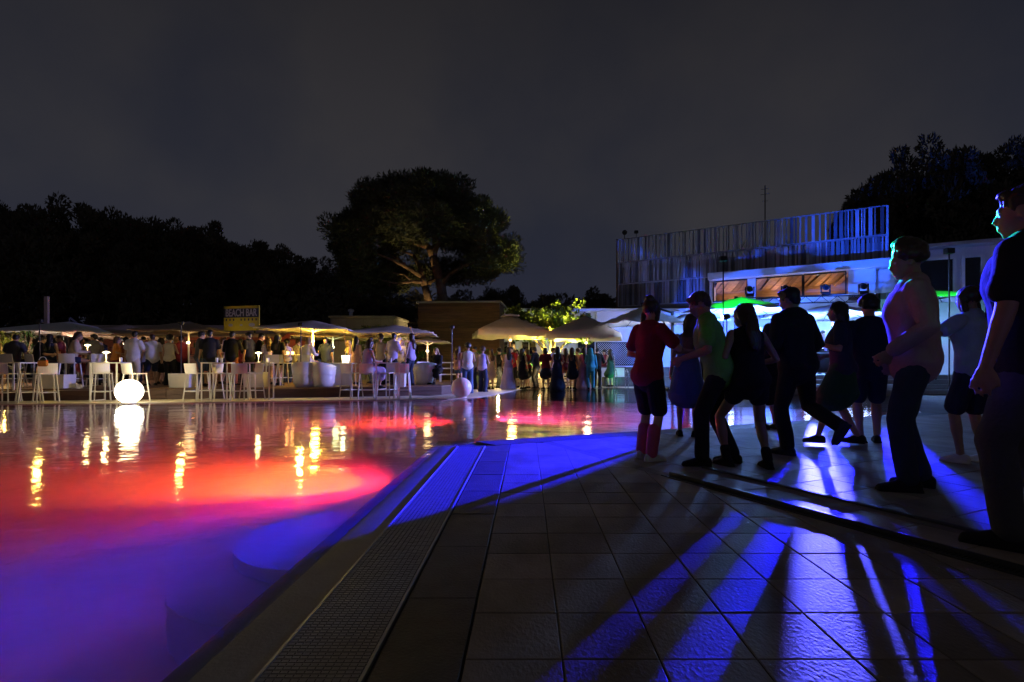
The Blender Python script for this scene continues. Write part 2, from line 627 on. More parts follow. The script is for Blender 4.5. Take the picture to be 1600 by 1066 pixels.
ex, ey = Vector((1, 0)), Vector((0, 1))
Qs = isect(Qi, e1, Vector((DX1, 0)), ey)
Dbot = isect(D0, e2, Vector((0, -2.5)), ex)
drn = 0.055
nD = Vector((-e2.y, e2.x))          # to the right/far side of the drain
if nD.x < 0:
    nD = -nD
hullA = [(DX1 + 0.004, -2.5), tuple(Dbot - nD * drn), tuple(S1 - nD * drn), tuple(Qs)]
hullB = [tuple(Dbot + nD * drn), (30, -2.5), (30, 11.9), tuple(isect(Qi, e1, Vector((0, 11.9)), ex)), tuple(S1 + nD * drn)]
nA = lay(Vector((DX1, 1.723 - 0.324 * 12)), ex, ey, 0.316, 0.324, hullA, lambda c: 1.35 < c.y < 5.1 and c.x > -0.3, M['tile'], range(-1, 24), range(-1, 34), 190)
nB = lay(D0 + nD * drn, nD, -e2, 0.36, 0.36, hullB, lambda c: c.y > 1.4 and c.y < 6.2 and abs(c.x) < c.y * 0.98, M['tile'], range(0, 70), range(-30, 26), 110)
# narrow filler slips between the two tile fields, where the drain has not begun
fl = bmesh.new()
Lf = (D0 - S1).length
nf = int(Lf / 0.36)
for i in range(nf):
    a_, b_ = S1.lerp(D0, (i + 0.006) / nf), S1.lerp(D0, (i + 0.994) / nf)
    q = [a_ - nD * (drn - 0.003), b_ - nD * (drn - 0.003), b_ + nD * (drn - 0.003), a_ + nD * (drn - 0.003)]
    fl.faces.new([fl.verts.new((*p, -0.0005)) for p in q])
bm_obj('tile_slips', fl, M['tile'], pav, kind='stuff')
# dark strip of tiles beside the grate
hullS = [(GX1 + 0.012, -2.5), (DX1 - 0.006, -2.5), (DX1 - 0.006, Qs.y), (GX1 + 0.012, isect(Qi, e1, Vector((GX1, 0)), ey).y)]
lay(Vector((GX1 + 0.012, 1.723 - 0.324 * 12)), ex, ey, DX1 - 0.006 - GX1 - 0.012, 0.62, hullS, lambda c: 1.3 < c.y < 7, M['dark_tile'], range(0, 1), range(-2, 18), 40, gapw=0.004)
# coping strip along the angled edge
hullC = [tuple(Qs + e1 * -0.55), tuple(Qi + e1 * 14), tuple(Q0 + e1 * 9.6), tuple(Q0 + e1 * 0.0)]
hullC = [tuple(Qi + e1 * 0.12), tuple(Qi + e1 * 9.6), tuple(Q0 + e1 * 9.6), tuple(Q0)]
lay(Vector(Q0), e1, e2, 0.6, gap - 0.012, hullC, lambda c: c.y < 8.5, M['dark_tile'], range(-1, 17), range(0, 1), 20, gapw=0.005)

# ---- overflow grate: bars between two rails
gr = thing('overflow_grate', 'pale slotted overflow grate running along the edge of the pool', 'grate', (0, 0, 0))
gy1 = Q0.y - 0.36
b = bmesh.new()
for x in (GX0 + 0.006, GX1 - 0.006):
    box(b, (x, (gy1 - 2.5) / 2, -0.006), (0.012, gy1 + 2.5, 0.016))
box(b, ((GX0 + GX1) / 2, gy1 - 0.006, -0.0055), (GX1 - GX0, 0.012, 0.016))
bm_obj('rail', b, M['alu'], gr)
N = int((gy1 - 0.6) / 0.021)
V = []
x0, x1 = GX0 + 0.014, GX1 - 0.014
cols = 12
for i in range(N):
    y = 0.6 + i * 0.021
    h = 0.0086
    for k in range(cols):
        xa = x0 + (x1 - x0) * k / cols
        xb = x0 + (x1 - x0) * (k + 0.88) / cols
        zt = -0.0005 + random.uniform(-0.0006, 0.0003)
        V.append([(xa, y - h, zt), (xb, y - h, zt), (xb, y + h, zt), (xa, y + h, zt)])
        V.append([(xa, y - h, zt - 0.008), (xb, y - h, zt - 0.008), (xb, y - h, zt), (xa, y - h, zt)])
    # cross strip
    V.append([(x0, y + h, -0.003), (x1, y + h, -0.003), (x1, y + h + 0.004, -0.003), (x0, y + h + 0.004, -0.003)])
link('grate_bars', quads_mesh('grate_bars', np.array(V)), M['grate'], gr, kind='stuff')
b = bmesh.new()
box(b, ((GX0 + GX1) / 2, (gy1 - 2.5) / 2, -0.0115), (GX1 - GX0 - 0.03, gy1 + 2.45, 0.004))
bm_obj('tray', b, M['dark_tile'], gr)
# narrow joint between grate and dark strip
# ---- slot drain
dr = thing('slot_drain', 'dark slotted drain channel crossing the paving diagonally in the foreground', 'drain', (0, 0, 0))
Dend = D0 + e2 * 6.4
b = bmesh.new()
for sgn, hh in ((-1, 0.006), (1, 0.024)):
    c = (D0 + Dend) / 2 + nD * sgn * 0.046
    box(b, (c.x, c.y, hh / 2 - 0.005), (6.4, 0.013, hh + 0.010), math.atan2(e2.y, e2.x))
bm_obj('rail', b, M['drain'], dr)
b = bmesh.new()
for i in range(300):
    p = D0 + e2 * (0.02 + i * 0.0212)
    box(b, (p.x, p.y, -0.006), (0.012, 0.078, 0.012), math.atan2(e2.y, e2.x))
bm_obj('drain_bars', b, M['drain'], dr, kind='stuff')
b = bmesh.new()
c0 = D0 + nD * 0.52 + e2 * (-0.1)
c1 = c0 + e2 * 2.2
cm = (c0 + c1) / 2
box(b, (cm.x, cm.y, 0.009), (2.2, 0.03, 0.018), math.atan2(e2.y, e2.x), bevel=0.004)  # thin lip added to throw a shadow band across the paving
tag(bm_obj('shadow_lip', b, M['dark_tile']), 'low dark lip added on the paving beyond the slot drain to cast a shadow', 'lip')

# ------------------------------------------------------------------ people
def tube(bm, rings, n=14):
    """rings: (centre, right axis, forward axis, half width, half depth); closed, with rounded caps"""
    def ring(c, r, f, a, b):
        return [bm.verts.new(c + r * (a * math.cos(2 * math.pi * k / n)) + f * (b * math.sin(2 * math.pi * k / n))) for k in range(n)]
    c0, r0, f0, a0, b0 = rings[0]
    c1, r1, f1, a1, b1 = rings[-1]
    d0 = (rings[0][0] - rings[1][0]).normalized()
    d1 = (rings[-1][0] - rings[-2][0]).normalized()
    full = []
    for k in (0.92, 0.6, 0.25):
        m = min(a0, b0)
        full.append((c0 + d0 * m * k, r0, f0, a0 * math.sqrt(1 - k * k), b0 * math.sqrt(1 - k * k)))
    full += rings
    for k in (0.25, 0.6, 0.92):
        m = min(a1, b1)
        full.append((c1 + d1 * m * k, r1, f1, a1 * math.sqrt(1 - k * k), b1 * math.sqrt(1 - k * k)))
    vs = [ring(*q) for q in full]
    for p, q in zip(vs, vs[1:]):
        for k in range(n):
            bm.faces.new((p[k], p[(k + 1) % n], q[(k + 1) % n], q[k]))
    bm.faces.new(vs[0][::-1])
    bm.faces.new(vs[-1])


def limb(bm, pts, rads, n=12):
    pts = [Vector(p) for p in pts]
    rings = []
    for i, p in enumerate(pts):
        t = (pts[min(i + 1, len(pts) - 1)] - pts[max(i - 1, 0)]).normalized()
        ref = Vector((1, 0, 0)) if abs(t.x) < 0.9 else Vector((0, 1, 0))
        f = t.cross(ref).normalized()
        r = f.cross(t).normalized()
        rr = rads[i] if hasattr(rads[i], '__len__') else (rads[i], rads[i])
        rings.append((p, r, f, rr[0], rr[1]))
    tube(bm, rings, n)


def lerp_path(pts, rads, k=3):
    """densify a polyline of joints so that limbs swell and taper"""
    P, Q = [], []
    for i in range(len(pts) - 1):
        for j in range(k):
            t = j / k
            P.append(pts[i].lerp(pts[i + 1], t))
            Q.append(rads[i] * (1 - t) + rads[i + 1] * t)
    P.append(pts[-1])
    Q.append(rads[-1])
    return P, Q


def solidify_mesh(bm, voxel, smooth=5, fold=0.0, name='body'):
    bmesh.ops.recalc_face_normals(bm, faces=bm.faces[:])
    me = bpy.data.meshes.new(name + '_raw')
    bm.to_mesh(me)
    bm.free()
    o = bpy.data.objects.new(name + '_raw', me)
    COL.objects.link(o)
    md = o.modifiers.new('r', 'REMESH')
    md.mode = 'VOXEL'
    md.voxel_size = voxel
    sm = o.modifiers.new('s', 'SMOOTH')
    sm.factor = 0.5
    sm.iterations = smooth
    dg = bpy.context.evaluated_depsgraph_get()
    out = bpy.data.meshes.new_from_object(o.evaluated_get(dg))
    out.name = name
    bpy.data.objects.remove(o)
    bpy.data.meshes.remove(me)
    if fold > 0:
        n = len(out.vertices)
        co = np.empty(n * 3, np.float32)
        no = np.empty(n * 3, np.float32)
        out.vertices.foreach_get('co', co)
        out.vertices.foreach_get('normal', no)
        co = co.reshape(-1, 3)
        no = no.reshape(-1, 3)
        d = np.zeros(n)
        g = np.random.default_rng(n)
        for q in range(16):
            fr = g.uniform(8, 26)
            k = g.normal(size=3)
            k[2] *= 0.9
            k /= np.linalg.norm(k)
            d += np.sin(co @ k * fr * 1.6 + g.uniform(0, 6.28) + 1.2 * np.sin(co @ g.normal(size=3) * 4)) / (1 + fr / 12)
        d = np.clip(d / 4.0, -1, 1)
        co += no * (d * fold + fold * 0.6)[:, None]
        out.vertices.foreach_set('co', co.reshape(-1))
    out.polygons.foreach_set('use_smooth', [True] * len(out.polygons))
    out.update()
    return out


def ik(a, b, l1, l2, pole):
    """elbow or knee between a and b"""
    d = b - a
    L = min(d.length, (l1 + l2) * 0.999)
    dn = d.normalized()
    b2 = a + dn * L
    x = (l1 * l1 - l2 * l2 + L * L) / (2 * L)
    h = math.sqrt(max(l1 * l1 - x * x, 0))
    p = pole - dn * pole.dot(dn)
    p = p.normalized() if p.length > 1e-5 else Vector((0, 1, 0))
    return a + dn * x + p * h, b2


def V3(*a):
    return Vector(a)


def figure(sex='f', voxel=0.014, pelvis=(0, 0, 0.93), lean=(0, 0), twist=0.0, head=(0, 0),
           hands=((-0.26, 0.05, 0.80), (0.26, 0.05, 0.80)), feet=((-0.10, 0.0, 0.085), (0.10, 0.0, 0.085)),
           toes=(12, -12), knee=((-0.15, 1, 0), (0.15, 1, 0)), elbow=((-0.5, -1, -0.2), (0.5, -1, -0.2)), tip=(0, 0),
           top='tee', bottom='trousers', hair='short', shoes=True, hem=0.95, fat=1.0, face=False, sleeve=None):
    """Meshes of one posed person, metres, facing +Y. Returns {part name: mesh}."""
    F = sex == 'f'
    P = V3(*pelvis)
    rotL = Matrix.Rotation(-lean[0], 4, 'X') @ Matrix.Rotation(lean[1], 4, 'Y')
    rotT = Matrix.Rotation(twist, 4, 'Z')

    def sp(x, y, z):
        """a point of the upright trunk (z measured on a standing figure), bent by the lean"""
        k = min(max((z - 0.90) / 0.28, 0), 1)
        q = V3(x, y, z - 0.93)
        if k > 0:
            Rk = Matrix.Rotation(-lean[0] * k, 4, 'X') @ Matrix.Rotation(lean[1] * k, 4, 'Y') @ Matrix.Rotation(twist * k, 4, 'Z')
            q = Rk @ q
        return P + q

    up = (sp(0, 0, 1.4) - sp(0, 0, 1.25)).normalized()

    if F:
        prof = [(0.84, .105, .095, 0), (0.90, .165, .115, -.01), (0.95, .168, .112, -.012), (1.02, .145, .098, 0), (1.09, .122, .088, .005), (1.17, .130, .095, .012), (1.25, .142, .112, .02),
                (1.32, .142, .098, .01), (1.38, .150, .080, 0), (1.42, .125, .066, -.008), (1.455, .07, .056, -.012)]
        sw, ur, fr_, wr = 0.165, 0.041, 0.034, 0.024
        th, kn, cf, an = 0.078, 0.050, 0.050, 0.033
    else:
        prof = [(0.84, .11, .095, 0), (0.90, .160, .115, -.01), (0.95, .165, .115, -.01), (1.02, .158, .108, 0), (1.09, .150, .104, .005), (1.17, .158, .108, .01), (1.25, .172, .118, .015),
                (1.32, .178, .112, .008), (1.39, .178, .092, 0), (1.435, .14, .076, -.008), (1.47, .08, .064, -.012)]
        sw, ur, fr_, wr = 0.188, 0.050, 0.042, 0.029
        th, kn, cf, an = 0.082, 0.055, 0.056, 0.038
    prof = [(z, a * fat, b * fat, y) for z, a, b, y in prof]

    def trunk(bm, z0, z1, inf):
        rr = []
        zs = [p[0] for p in prof]
        pts = [z for z in zs if z0 < z < z1]
        for z in [z0] + pts + [z1]:
            a = np.interp(z, zs, [p[1] for p in prof])
            b_ = np.interp(z, zs, [p[2] for p in prof])
            y = np.interp(z, zs, [p[3] for p in prof])
            c = sp(0, y, z)
            r = (sp(0.1, y, z) - c).normalized()
            f = (sp(0, y + 0.1, z) - c).normalized()
            i2 = inf * (1.0 if z < 1.40 else 0.6)
            rr.append((c, r, f, a + i2, b_ + i2))
        tube(bm, rr, 20)

    sh = [sp(-sw, -0.005, 1.40), sp(sw, -0.005, 1.40)]
    hip = [sp(-0.088, 0, 0.90), sp(0.088, 0, 0.90)]
    arm, leg = [], []
    for s in (0, 1):
        h = V3(*hands[s])
        el, hw = ik(sh[s], h, 0.285, 0.255, V3(*elbow[s]))
        arm.append((sh[s], el, hw))
        fo = V3(*feet[s])
        kk, fa = ik(hip[s], fo, 0.42, 0.415, V3(*knee[s]))
        leg.append((hip[s], kk, fa))

    hc = sp(0, 0.018, 1.615 if not F else 1.60)
    hr = Matrix.Rotation(head[0], 4, 'Z') @ Matrix.Rotation(-head[1], 4, 'X')
    hf = (rotL @ rotT @ hr).to_3x3()
    HM = Matrix.Translation(hc) @ hf.to_4x4()
    neck0 = sp(0, -0.012, 1.42)

    def ell(bm, c, r, seg=18):
        sph(bm, c, r, seg, HM)

    # ---- body
    bm = bmesh.new()
    trunk(bm, 0.84, 1.455, 0)
    if F:
        for s in (-1, 1):
            sph(bm, sp(s * 0.066, 0.085, 1.245), (0.056, 0.050, 0.056), 12)
    for s in (0, 1):
        a, b_, c = arm[s]
        pts, rd = lerp_path([a, b_, c], [ur * 1.12, fr_ * 1.02, wr], 4)
        rd[1] *= 1.04
        rd[5] *= 1.06
        limb(bm, pts, rd)
        sph(bm, a - up * 0.005, ur * 1.22, 12)
        # hand: palm, four fingers, thumb
        d = (c - b_).normalized()
        inw = V3(1 if s == 0 else -1, 0, 0)
        side = d.cross(inw)
        side = side.normalized() if side.length > 0.2 else V3(0, 1, 0)
        nrm = side.cross(d).normalized()
        if nrm.dot(inw) < 0:
            nrm = -nrm
        hs = 0.88 if F else 1.0
        p0 = c
        p1 = c + d * 0.085 * hs
        tube(bm, [(p0 + d * 0.005, side, nrm, .026 * hs, .018 * hs), (p0 + d * 0.05 * hs, side, nrm, .040 * hs, .015 * hs), (p1, side, nrm, .041 * hs, .013 * hs)], 10)
        for q, (off, ln) in enumerate(((0.034, 0.070), (0.012, 0.080), (-0.011, 0.075), (-0.033, 0.058))):
            r0 = p1 + side * off * hs - d * 0.01
            r1 = r0 + d * ln * 0.5 * hs + nrm * 0.008 + side * off * 0.12
            r2 = r1 + d * ln * 0.38 * hs + nrm * 0.026 + side * off * 0.08
            limb(bm, [r0, r1, r2], [0.0095 * hs, 0.0088 * hs, 0.0075 * hs], 7)
        t0 = p0 + d * 0.025 * hs + side * 0.026 * hs
        t1 = t0 + d * 0.035 * hs + side * 0.030 * hs + nrm * 0.012
        t2 = t1 + d * 0.032 * hs + side * 0.006 * hs + nrm * 0.012
        limb(bm, [t0, t1, t2], [0.0125 * hs, 0.011 * hs, 0.009 * hs], 7)
    for s in (0, 1):
        a, b_, c = leg[s]
        pts, rd = lerp_path([a, b_, c], [th, kn, an], 5)
        rd[1] *= 1.06
        rd[6] = cf * 1.0
        rd[7] = cf * 1.04
        limb(bm, pts, rd)
        yaw = R(toes[s])
        fd = V3(-math.sin(yaw), math.cos(yaw), 0)
        pit = tip[s]
        if pit:
            fd = (fd * math.cos(pit) - V3(0, 0, 1) * math.sin(pit)).normalized()
        fr = fd.cross(V3(0, 0, 1)).normalized()
        fu = fr.cross(fd)
        k = 0.92 if F else 1.0
        tube(bm, [(c - fd * 0.045 * k - fu * 0.045, fr, fu, .030 * k, .034), (c + fd * 0.03 * k - fu * 0.035, fr, fu, .036 * k, .040),
                  (c + fd * 0.10 * k - fu * 0.055, fr, fu, .042 * k, .026), (c + fd * 0.155 * k - fu * 0.066, fr, fu, .038 * k, .016)], 12)
    # neck and head
    nk = 0.050 if F else 0.060
    limb(bm, [neck0, hc - (HM.to_3x3() @ V3(0, 0.018, 0.06))], [nk * 1.12, nk])
    ell(bm, V3(0, -0.008, 0.025), (0.074, 0.094, 0.095))
    tube(bm, [(HM @ V3(0, 0.028, 0.02), hf @ V3(1, 0, 0), hf @ V3(0, 1, 0), .066, .066), (HM @ V3(0, 0.038, -0.045), hf @ V3(1, 0, 0), hf @ V3(0, 1, 0), .054, .055),
              (HM @ V3(0, 0.052, -0.088), hf @ V3(1, 0, 0), hf @ V3(0, 1, 0), .028, .032)], 14)
    limb(bm, [HM @ V3(0, 0.088, 0.015), HM @ V3(0, 0.108, -0.022), HM @ V3(0, 0.094, -0.034)], [0.010, 0.0145, 0.012], 8)
    ell(bm, V3(0, 0.084, 0.032), (0.050, 0.016, 0.013), 10)
    ell(bm, V3(0, 0.090, -0.062), (0.024, 0.012, 0.012), 10)
    for s in (-1, 1):
        ell(bm, V3(s * 0.074, -0.005, -0.002), (0.011, 0.020, 0.032), 10)
    out = {'body': solidify_mesh(bm, voxel, 4, 0, 'body')}

    # ---- garments
    def sleeves(bm, kind, inf):
        for s in (0, 1):
            a, b_, c = arm[s]
            if kind == 'long':
                pts, rd = lerp_path([a, b_, c - (c - b_) * 0.04], [ur * 1.25 + inf, fr_ * 1.1 + inf, wr + inf + 0.004], 4)
            elif kind == 'short':
                e = a.lerp(b_, 0.62)
                pts, rd = lerp_path([a, e], [ur * 1.3 + inf, ur * 1.12 + inf + 0.012], 3)
            else:
                continue
            limb(bm, pts, rd)
            sph(bm, a - up * 0.005, ur * 1.3 + inf, 12)

    gv = voxel * 1.05
    if top in ('tee', 'long', 'tank', 'crop'):
        bm = bmesh.new()
        z0 = {'tee': hem - 0.06, 'long': hem - 0.07, 'tank': hem, 'crop': 1.08}[top]
        trunk(bm, max(z0, 0.84), 1.43 if top != 'tank' else 1.37, 0.029 if F else 0.035)
        if F:
            for s in (-1, 1):
                sph(bm, sp(s * 0.066, 0.085, 1.245), (0.066, 0.060, 0.066), 12)
        if top == 'tank':
            for s in (-1, 1):
                limb(bm, [sp(s * 0.10, 0.07, 1.32), sp(s * 0.10, 0.03, 1.43), sp(s * 0.10, -0.06, 1.36)], [0.02, 0.02, 0.02], 8)
        sleeves(bm, sleeve or {'tee': 'short', 'long': 'long', 'tank': '', 'crop': 'short'}[top], 0.012)
        out['shirt'] = solidify_mesh(bm, gv, 4, 0.011, 'shirt')
    if bottom in ('trousers', 'shorts', 'wide', 'hotpants'):
        bm = bmesh.new()
        trunk(bm, 0.84, 1.01 if F else 0.985, 0.015)
        for s in (0, 1):
            a, b_, c = leg[s]
            if bottom == 'shorts':
                e = a.lerp(b_, 0.86)
                pts, rd = lerp_path([a, e], [th * 1.12 + 0.012, kn + 0.036], 4)
            elif bottom == 'hotpants':
                e = a.lerp(b_, 0.36)
                pts, rd = lerp_path([a, e], [th * 1.10 + 0.012, th + 0.014], 3)
            elif bottom == 'wide':
                pts, rd = lerp_path([a, b_, c - V3(0, 0, 0.03)], [th * 1.1 + 0.012, kn + 0.034, an + 0.062], 4)
            else:
                pts, rd = lerp_path([a, b_, c + (b_ - c) * 0.03], [th * 1.08 + 0.012, kn + 0.018, an + 0.026], 5)
            limb(bm, pts, rd)
        out['trousers' if bottom in ('trousers', 'wide') else 'shorts'] = solidify_mesh(bm, gv, 4, 0.010, 'trousers')
    if bottom in ('skirt', 'dress', 'long_dress'):
        bm = bmesh.new()
        kz = {'skirt': 0.62, 'dress': 0.60, 'long_dress': 0.10}[bottom]
        seated = pelvis[2] < 0.9 and leg[0][1].y - hip[0].y > 0.25
        if seated:
            for s in (0, 1):
                a, b_, c = leg[s]
                e = b_ if bottom != 'skirt' else a.lerp(b_, 0.8)
                pts, rd = lerp_path([a, e], [th * 1.15 + 0.012, kn + 0.05], 4)
                limb(bm, pts, rd)
                if bottom != 'skirt':
                    limb(bm, [b_, b_.lerp(c, 0.45)], [kn + 0.045, kn + 0.05])
            limb(bm, [(hip[0] + hip[1]) / 2, (leg[0][1] + leg[1][1]) / 2], [0.10, 0.075])
            trunk(bm, 0.86, 1.03, 0.016)
        else:
            rr = []
            hl = [(leg[0][k] + leg[1][k]) / 2 for k in range(3)]
            spread = abs((leg[0][1] - leg[1][1]).x) / 2
            for z in np.linspace(kz, 0.90, 7):
                t = (0.90 - z)
                c = hl[0].lerp(hl[1], min(t / 0.42, 1)) if t < 0.42 else hl[1].lerp(hl[2], min((t - 0.42) / 0.42, 1))
                wd = 0.175 + (0.10 if bottom != 'long_dress' else 0.16) * (t / max(0.9 - kz, .1)) ** 1.3
                rr.append((V3(c.x, c.y, P.z - 0.93 + z), V3(1, 0, 0), V3(0, 1, 0), max(wd, spread + 0.08), wd * 0.82))
            for z in (0.95, 1.0, 1.04):
                zs = [p[0] for p in prof]
                c = sp(0, 0, z)
                rr.append((c, V3(1, 0, 0), V3(0, 1, 0), np.interp(z, zs, [p[1] for p in prof]) + 0.016, np.interp(z, zs, [p[2] for p in prof]) + 0.016))
            tube(bm, rr, 20)
        if bottom != 'skirt':
            trunk(bm, 1.0, 1.37, 0.014)
            for s in (-1, 1):
                sph(bm, sp(s * 0.066, 0.085, 1.245), (0.064, 0.058, 0.064), 12)
                limb(bm, [sp(s * 0.10, 0.06, 1.33), sp(s * 0.11, 0.02, 1.44), sp(s * 0.10, -0.06, 1.36)], [0.014, 0.013, 0.014], 8)
            sleeves(bm, sleeve or '', 0.012)
        out['skirt' if bottom == 'skirt' else 'dress'] = solidify_mesh(bm, gv, 4, 0.013, 'dress')
    # ---- shoes
    if shoes:
        for s in (0, 1):
            bm = bmesh.new()
            a, b_, c = leg[s]
            yaw = R(toes[s])
            fd = V3(-math.sin(yaw), math.cos(yaw), 0)
            if tip[s]:
                fd = (fd * math.cos(tip[s]) - V3(0, 0, 1) * math.sin(tip[s])).normalized()
            fr = fd.cross(V3(0, 0, 1)).normalized()
            fu = fr.cross(fd)
            k = 0.92 if F else 1.02
            tube(bm, [(c - fd * 0.055 * k - fu * 0.040, fr, fu, .037 * k, .045), (c + fd * 0.02 * k - fu * 0.034, fr, fu, .044 * k, .050),
                      (c + fd * 0.10 * k - fu * 0.052, fr, fu, .049 * k, .034), (c + fd * 0.165 * k - fu * 0.062, fr, fu, .044 * k, .024)], 12)
            r = bmesh.ops.create_cube(bm, size=1)
            q = Matrix((fr, fd, fu)).transposed().to_4x4()
            bmesh.ops.transform(bm, matrix=Matrix.Translation(c + fd * 0.05 * k - fu * 0.078) @ q @ Matrix.Diagonal((0.085 * k, 0.275 * k, 0.022, 1)), verts=r['verts'])
            if shoes == 'boot':
                limb(bm, [c, c.lerp(b_, 0.22)], [an + 0.014, an + 0.018])
            out['shoe' + str(s)] = solidify_mesh(bm, min(voxel, 0.011), 3, 0, 'shoe')
    # ---- hair
    bm = bmesh.new()
    back = hf @ V3(0, -1, 0)
    if hair == 'short':
        ell(bm, V3(0, -0.022, 0.052), (0.084, 0.100, 0.088))
        ell(bm, V3(0, -0.062, 0.01), (0.068, 0.05, 0.075))
        ell(bm, V3(0, 0.055, 0.098), (0.052, 0.036, 0.022))
    elif hair == 'curly':
        g = random.Random(3)
        for k in range(110):
            th_, ph = g.uniform(0, 6.283), g.uniform(-0.35, 1.5)
            d = V3(math.cos(th_) * math.cos(ph), math.sin(th_) * math.cos(ph), math.sin(ph))
            if d.y > 0.45 and d.z < 0.62:
                continue
            ell(bm, V3(0, -0.018, 0.050) + V3(d.x * 0.086, d.y * 0.098, d.z * 0.100), [g.uniform(0.026, 0.040)] * 3, 8)
        ell(bm, V3(0, -0.022, 0.058), (0.085, 0.098, 0.096))
    else:
        ell(bm, V3(0, -0.020, 0.046), (0.086, 0.100, 0.090))
        for s in (-1, 1):
            limb(bm, [HM @ V3(s * 0.068, 0.01, 0.04), HM @ V3(s * 0.083, -0.015, -0.03), HM @ V3(s * 0.085, -0.03, -0.11)], [0.026, 0.026, 0.022], 8)
        if hair == 'long':
            q = HM @ V3(0, -0.075, 0.0)
            w0 = hf @ V3(1, 0, 0)
            e_ = sp(0, -0.125, 1.38)
            e2_ = sp(0, -0.135, 1.22)
            tube(bm, [(HM @ V3(0, -0.06, 0.03), w0, -back, .080, .055), (HM @ V3(0, -0.07, -0.07), w0, -back, .090, .048), (e_, w0, -back, .100, .042), (e2_, w0, -back, .070, .026)], 16)
        elif hair == 'bob':
            w0 = hf @ V3(1, 0, 0)
            tube(bm, [(HM @ V3(0, -0.05, 0.03), w0, -back, .086, .062), (HM @ V3(0, -0.06, -0.07), w0, -back, .098, .056), (HM @ V3(0, -0.055, -0.12), w0, -back, .092, .048)], 16)
        elif hair == 'bun':
            ell(bm, V3(0, -0.075, 0.125), (0.046, 0.046, 0.044), 12)
        elif hair == 'tail':
            limb(bm, [HM @ V3(0, -0.10, 0.08), HM @ V3(0, -0.17, 0.06), HM @ V3(0, -0.20, -0.06), HM @ V3(0, -0.17, -0.18)], [0.024, 0.036, 0.034, 0.014], 10)
        elif hair == 'hood':
            ell(bm, V3(0, -0.01, 0.03), (0.098, 0.112, 0.115))
            limb(bm, [HM @ V3(0, -0.03, -0.04), sp(0, -0.03, 1.42)], [0.10, 0.12])
    hm = solidify_mesh(bm, min(voxel, 0.012), 2, 0.008, 'hair')
    # strands: shallow grooves falling from the crown
    if hair not in ('hood', 'curly'):
        n = len(hm.vertices)
        co = np.empty(n * 3, np.float32)
        no = np.empty(n * 3, np.float32)
        hm.vertices.foreach_get('co', co)
        hm.vertices.foreach_get('normal', no)
        co = co.reshape(-1, 3)
        no = no.reshape(-1, 3)
        dd = co - np.array(hc)
        an_ = np.arctan2(dd[:, 0], -dd[:, 1])
        co += no * (0.0045 * np.sin(an_ * 46 + 3 * np.sin(dd[:, 2] * 30)))[:, None]
        hm.vertices.foreach_set('co', co.reshape(-1))
        hm.update()
    out['hair'] = hm
    if face:
        for s, nme in ((-1, 'eye0'), (1, 'eye1')):
            b = bmesh.new()
            sph(b, V3(s * 0.031, 0.079, 0.010), (0.0125, 0.010, 0.0095), 10, HM)
            me = bpy.data.meshes.new('eye')
            b.to_mesh(me)
            b.free()
            out[nme] = me
    return out


SKIN = [mat('skin_light', (0.46, 0.28, 0.19), 0.5, var=0.1, nscale=8), mat('skin_tan', (0.34, 0.19, 0.12), 0.5, var=0.1, nscale=8), mat('skin_olive', (0.40, 0.24, 0.15), 0.5, var=0.1, nscale=8)]
HAIR = {'black': mat('hair_black', (0.012, 0.010, 0.009), 0.38, var=0.3, nscale=20), 'brown': mat('hair_brown', (0.055, 0.028, 0.014), 0.4, var=0.3, nscale=20),
        'blond': mat('hair_blond', (0.32, 0.20, 0.09), 0.42, var=0.3, nscale=20), 'grey': mat('hair_grey', (0.25, 0.24, 0.23), 0.45, var=0.3, nscale=20)}
CLOTH = {}
for nme, c in dict(black=(0.014, 0.014, 0.016), navy=(0.018, 0.024, 0.055), white=(0.62, 0.61, 0.60), grey=(0.22, 0.22, 0.23), darkgrey=(0.06, 0.06, 0.065), red=(0.26, 0.012, 0.03), pink=(0.55, 0.10, 0.18),
                   green=(0.15, 0.38, 0.07), bottlegreen=(0.015, 0.07, 0.035), denim=(0.06, 0.10, 0.20), darkdenim=(0.025, 0.035, 0.07), beige=(0.48, 0.38, 0.27), lavender=(0.42, 0.36, 0.62), orange=(0.50, 0.20, 0.05),
                   teal=(0.06, 0.32, 0.36), rose=(0.40, 0.23, 0.24), cream=(0.60, 0.54, 0.42), lightblue=(0.32, 0.38, 0.52), rust=(0.30, 0.09, 0.04), wine=(0.16, 0.02, 0.035)).items():
    CLOTH[nme] = mat('cloth_' + nme, c, 0.85, spec=0.25, var=0.12, nscale=7, bump=0.25, bscale=45)
EYE = mat('eye_white', (0.55, 0.55, 0.55), 0.2, var=0)


def person(meshes, label, loc, rz, colors, scale=1.0, group=None):
    """colors: {'skin': index, 'hair':.., 'shirt':.., ...}; meshes are shared between people of one pose"""
    t = thing('person', label, 'person', loc, rz, group)
    t.scale = (scale,) * 3
    for k, me in meshes.items():
        nm = 'shoe' if k.startswith('shoe') else 'eye' if k.startswith('eye') else k
        if k == 'body':
            m = SKIN[colors.get('skin', 0)]
        elif k == 'hair':
            h = colors.get('hair', 'black')
            m = HAIR.get(h) or CLOTH[h]
        elif nm == 'eye':
            m = EYE
        else:
            m = CLOTH[colors.get(nm, 'black')]
        if len(me.materials) == 0:
            me.materials.append(m)
        o = link(nm, me, None, t)
        o.material_slots[0].link = 'OBJECT'
        o.material_slots[0].material = m
    return t

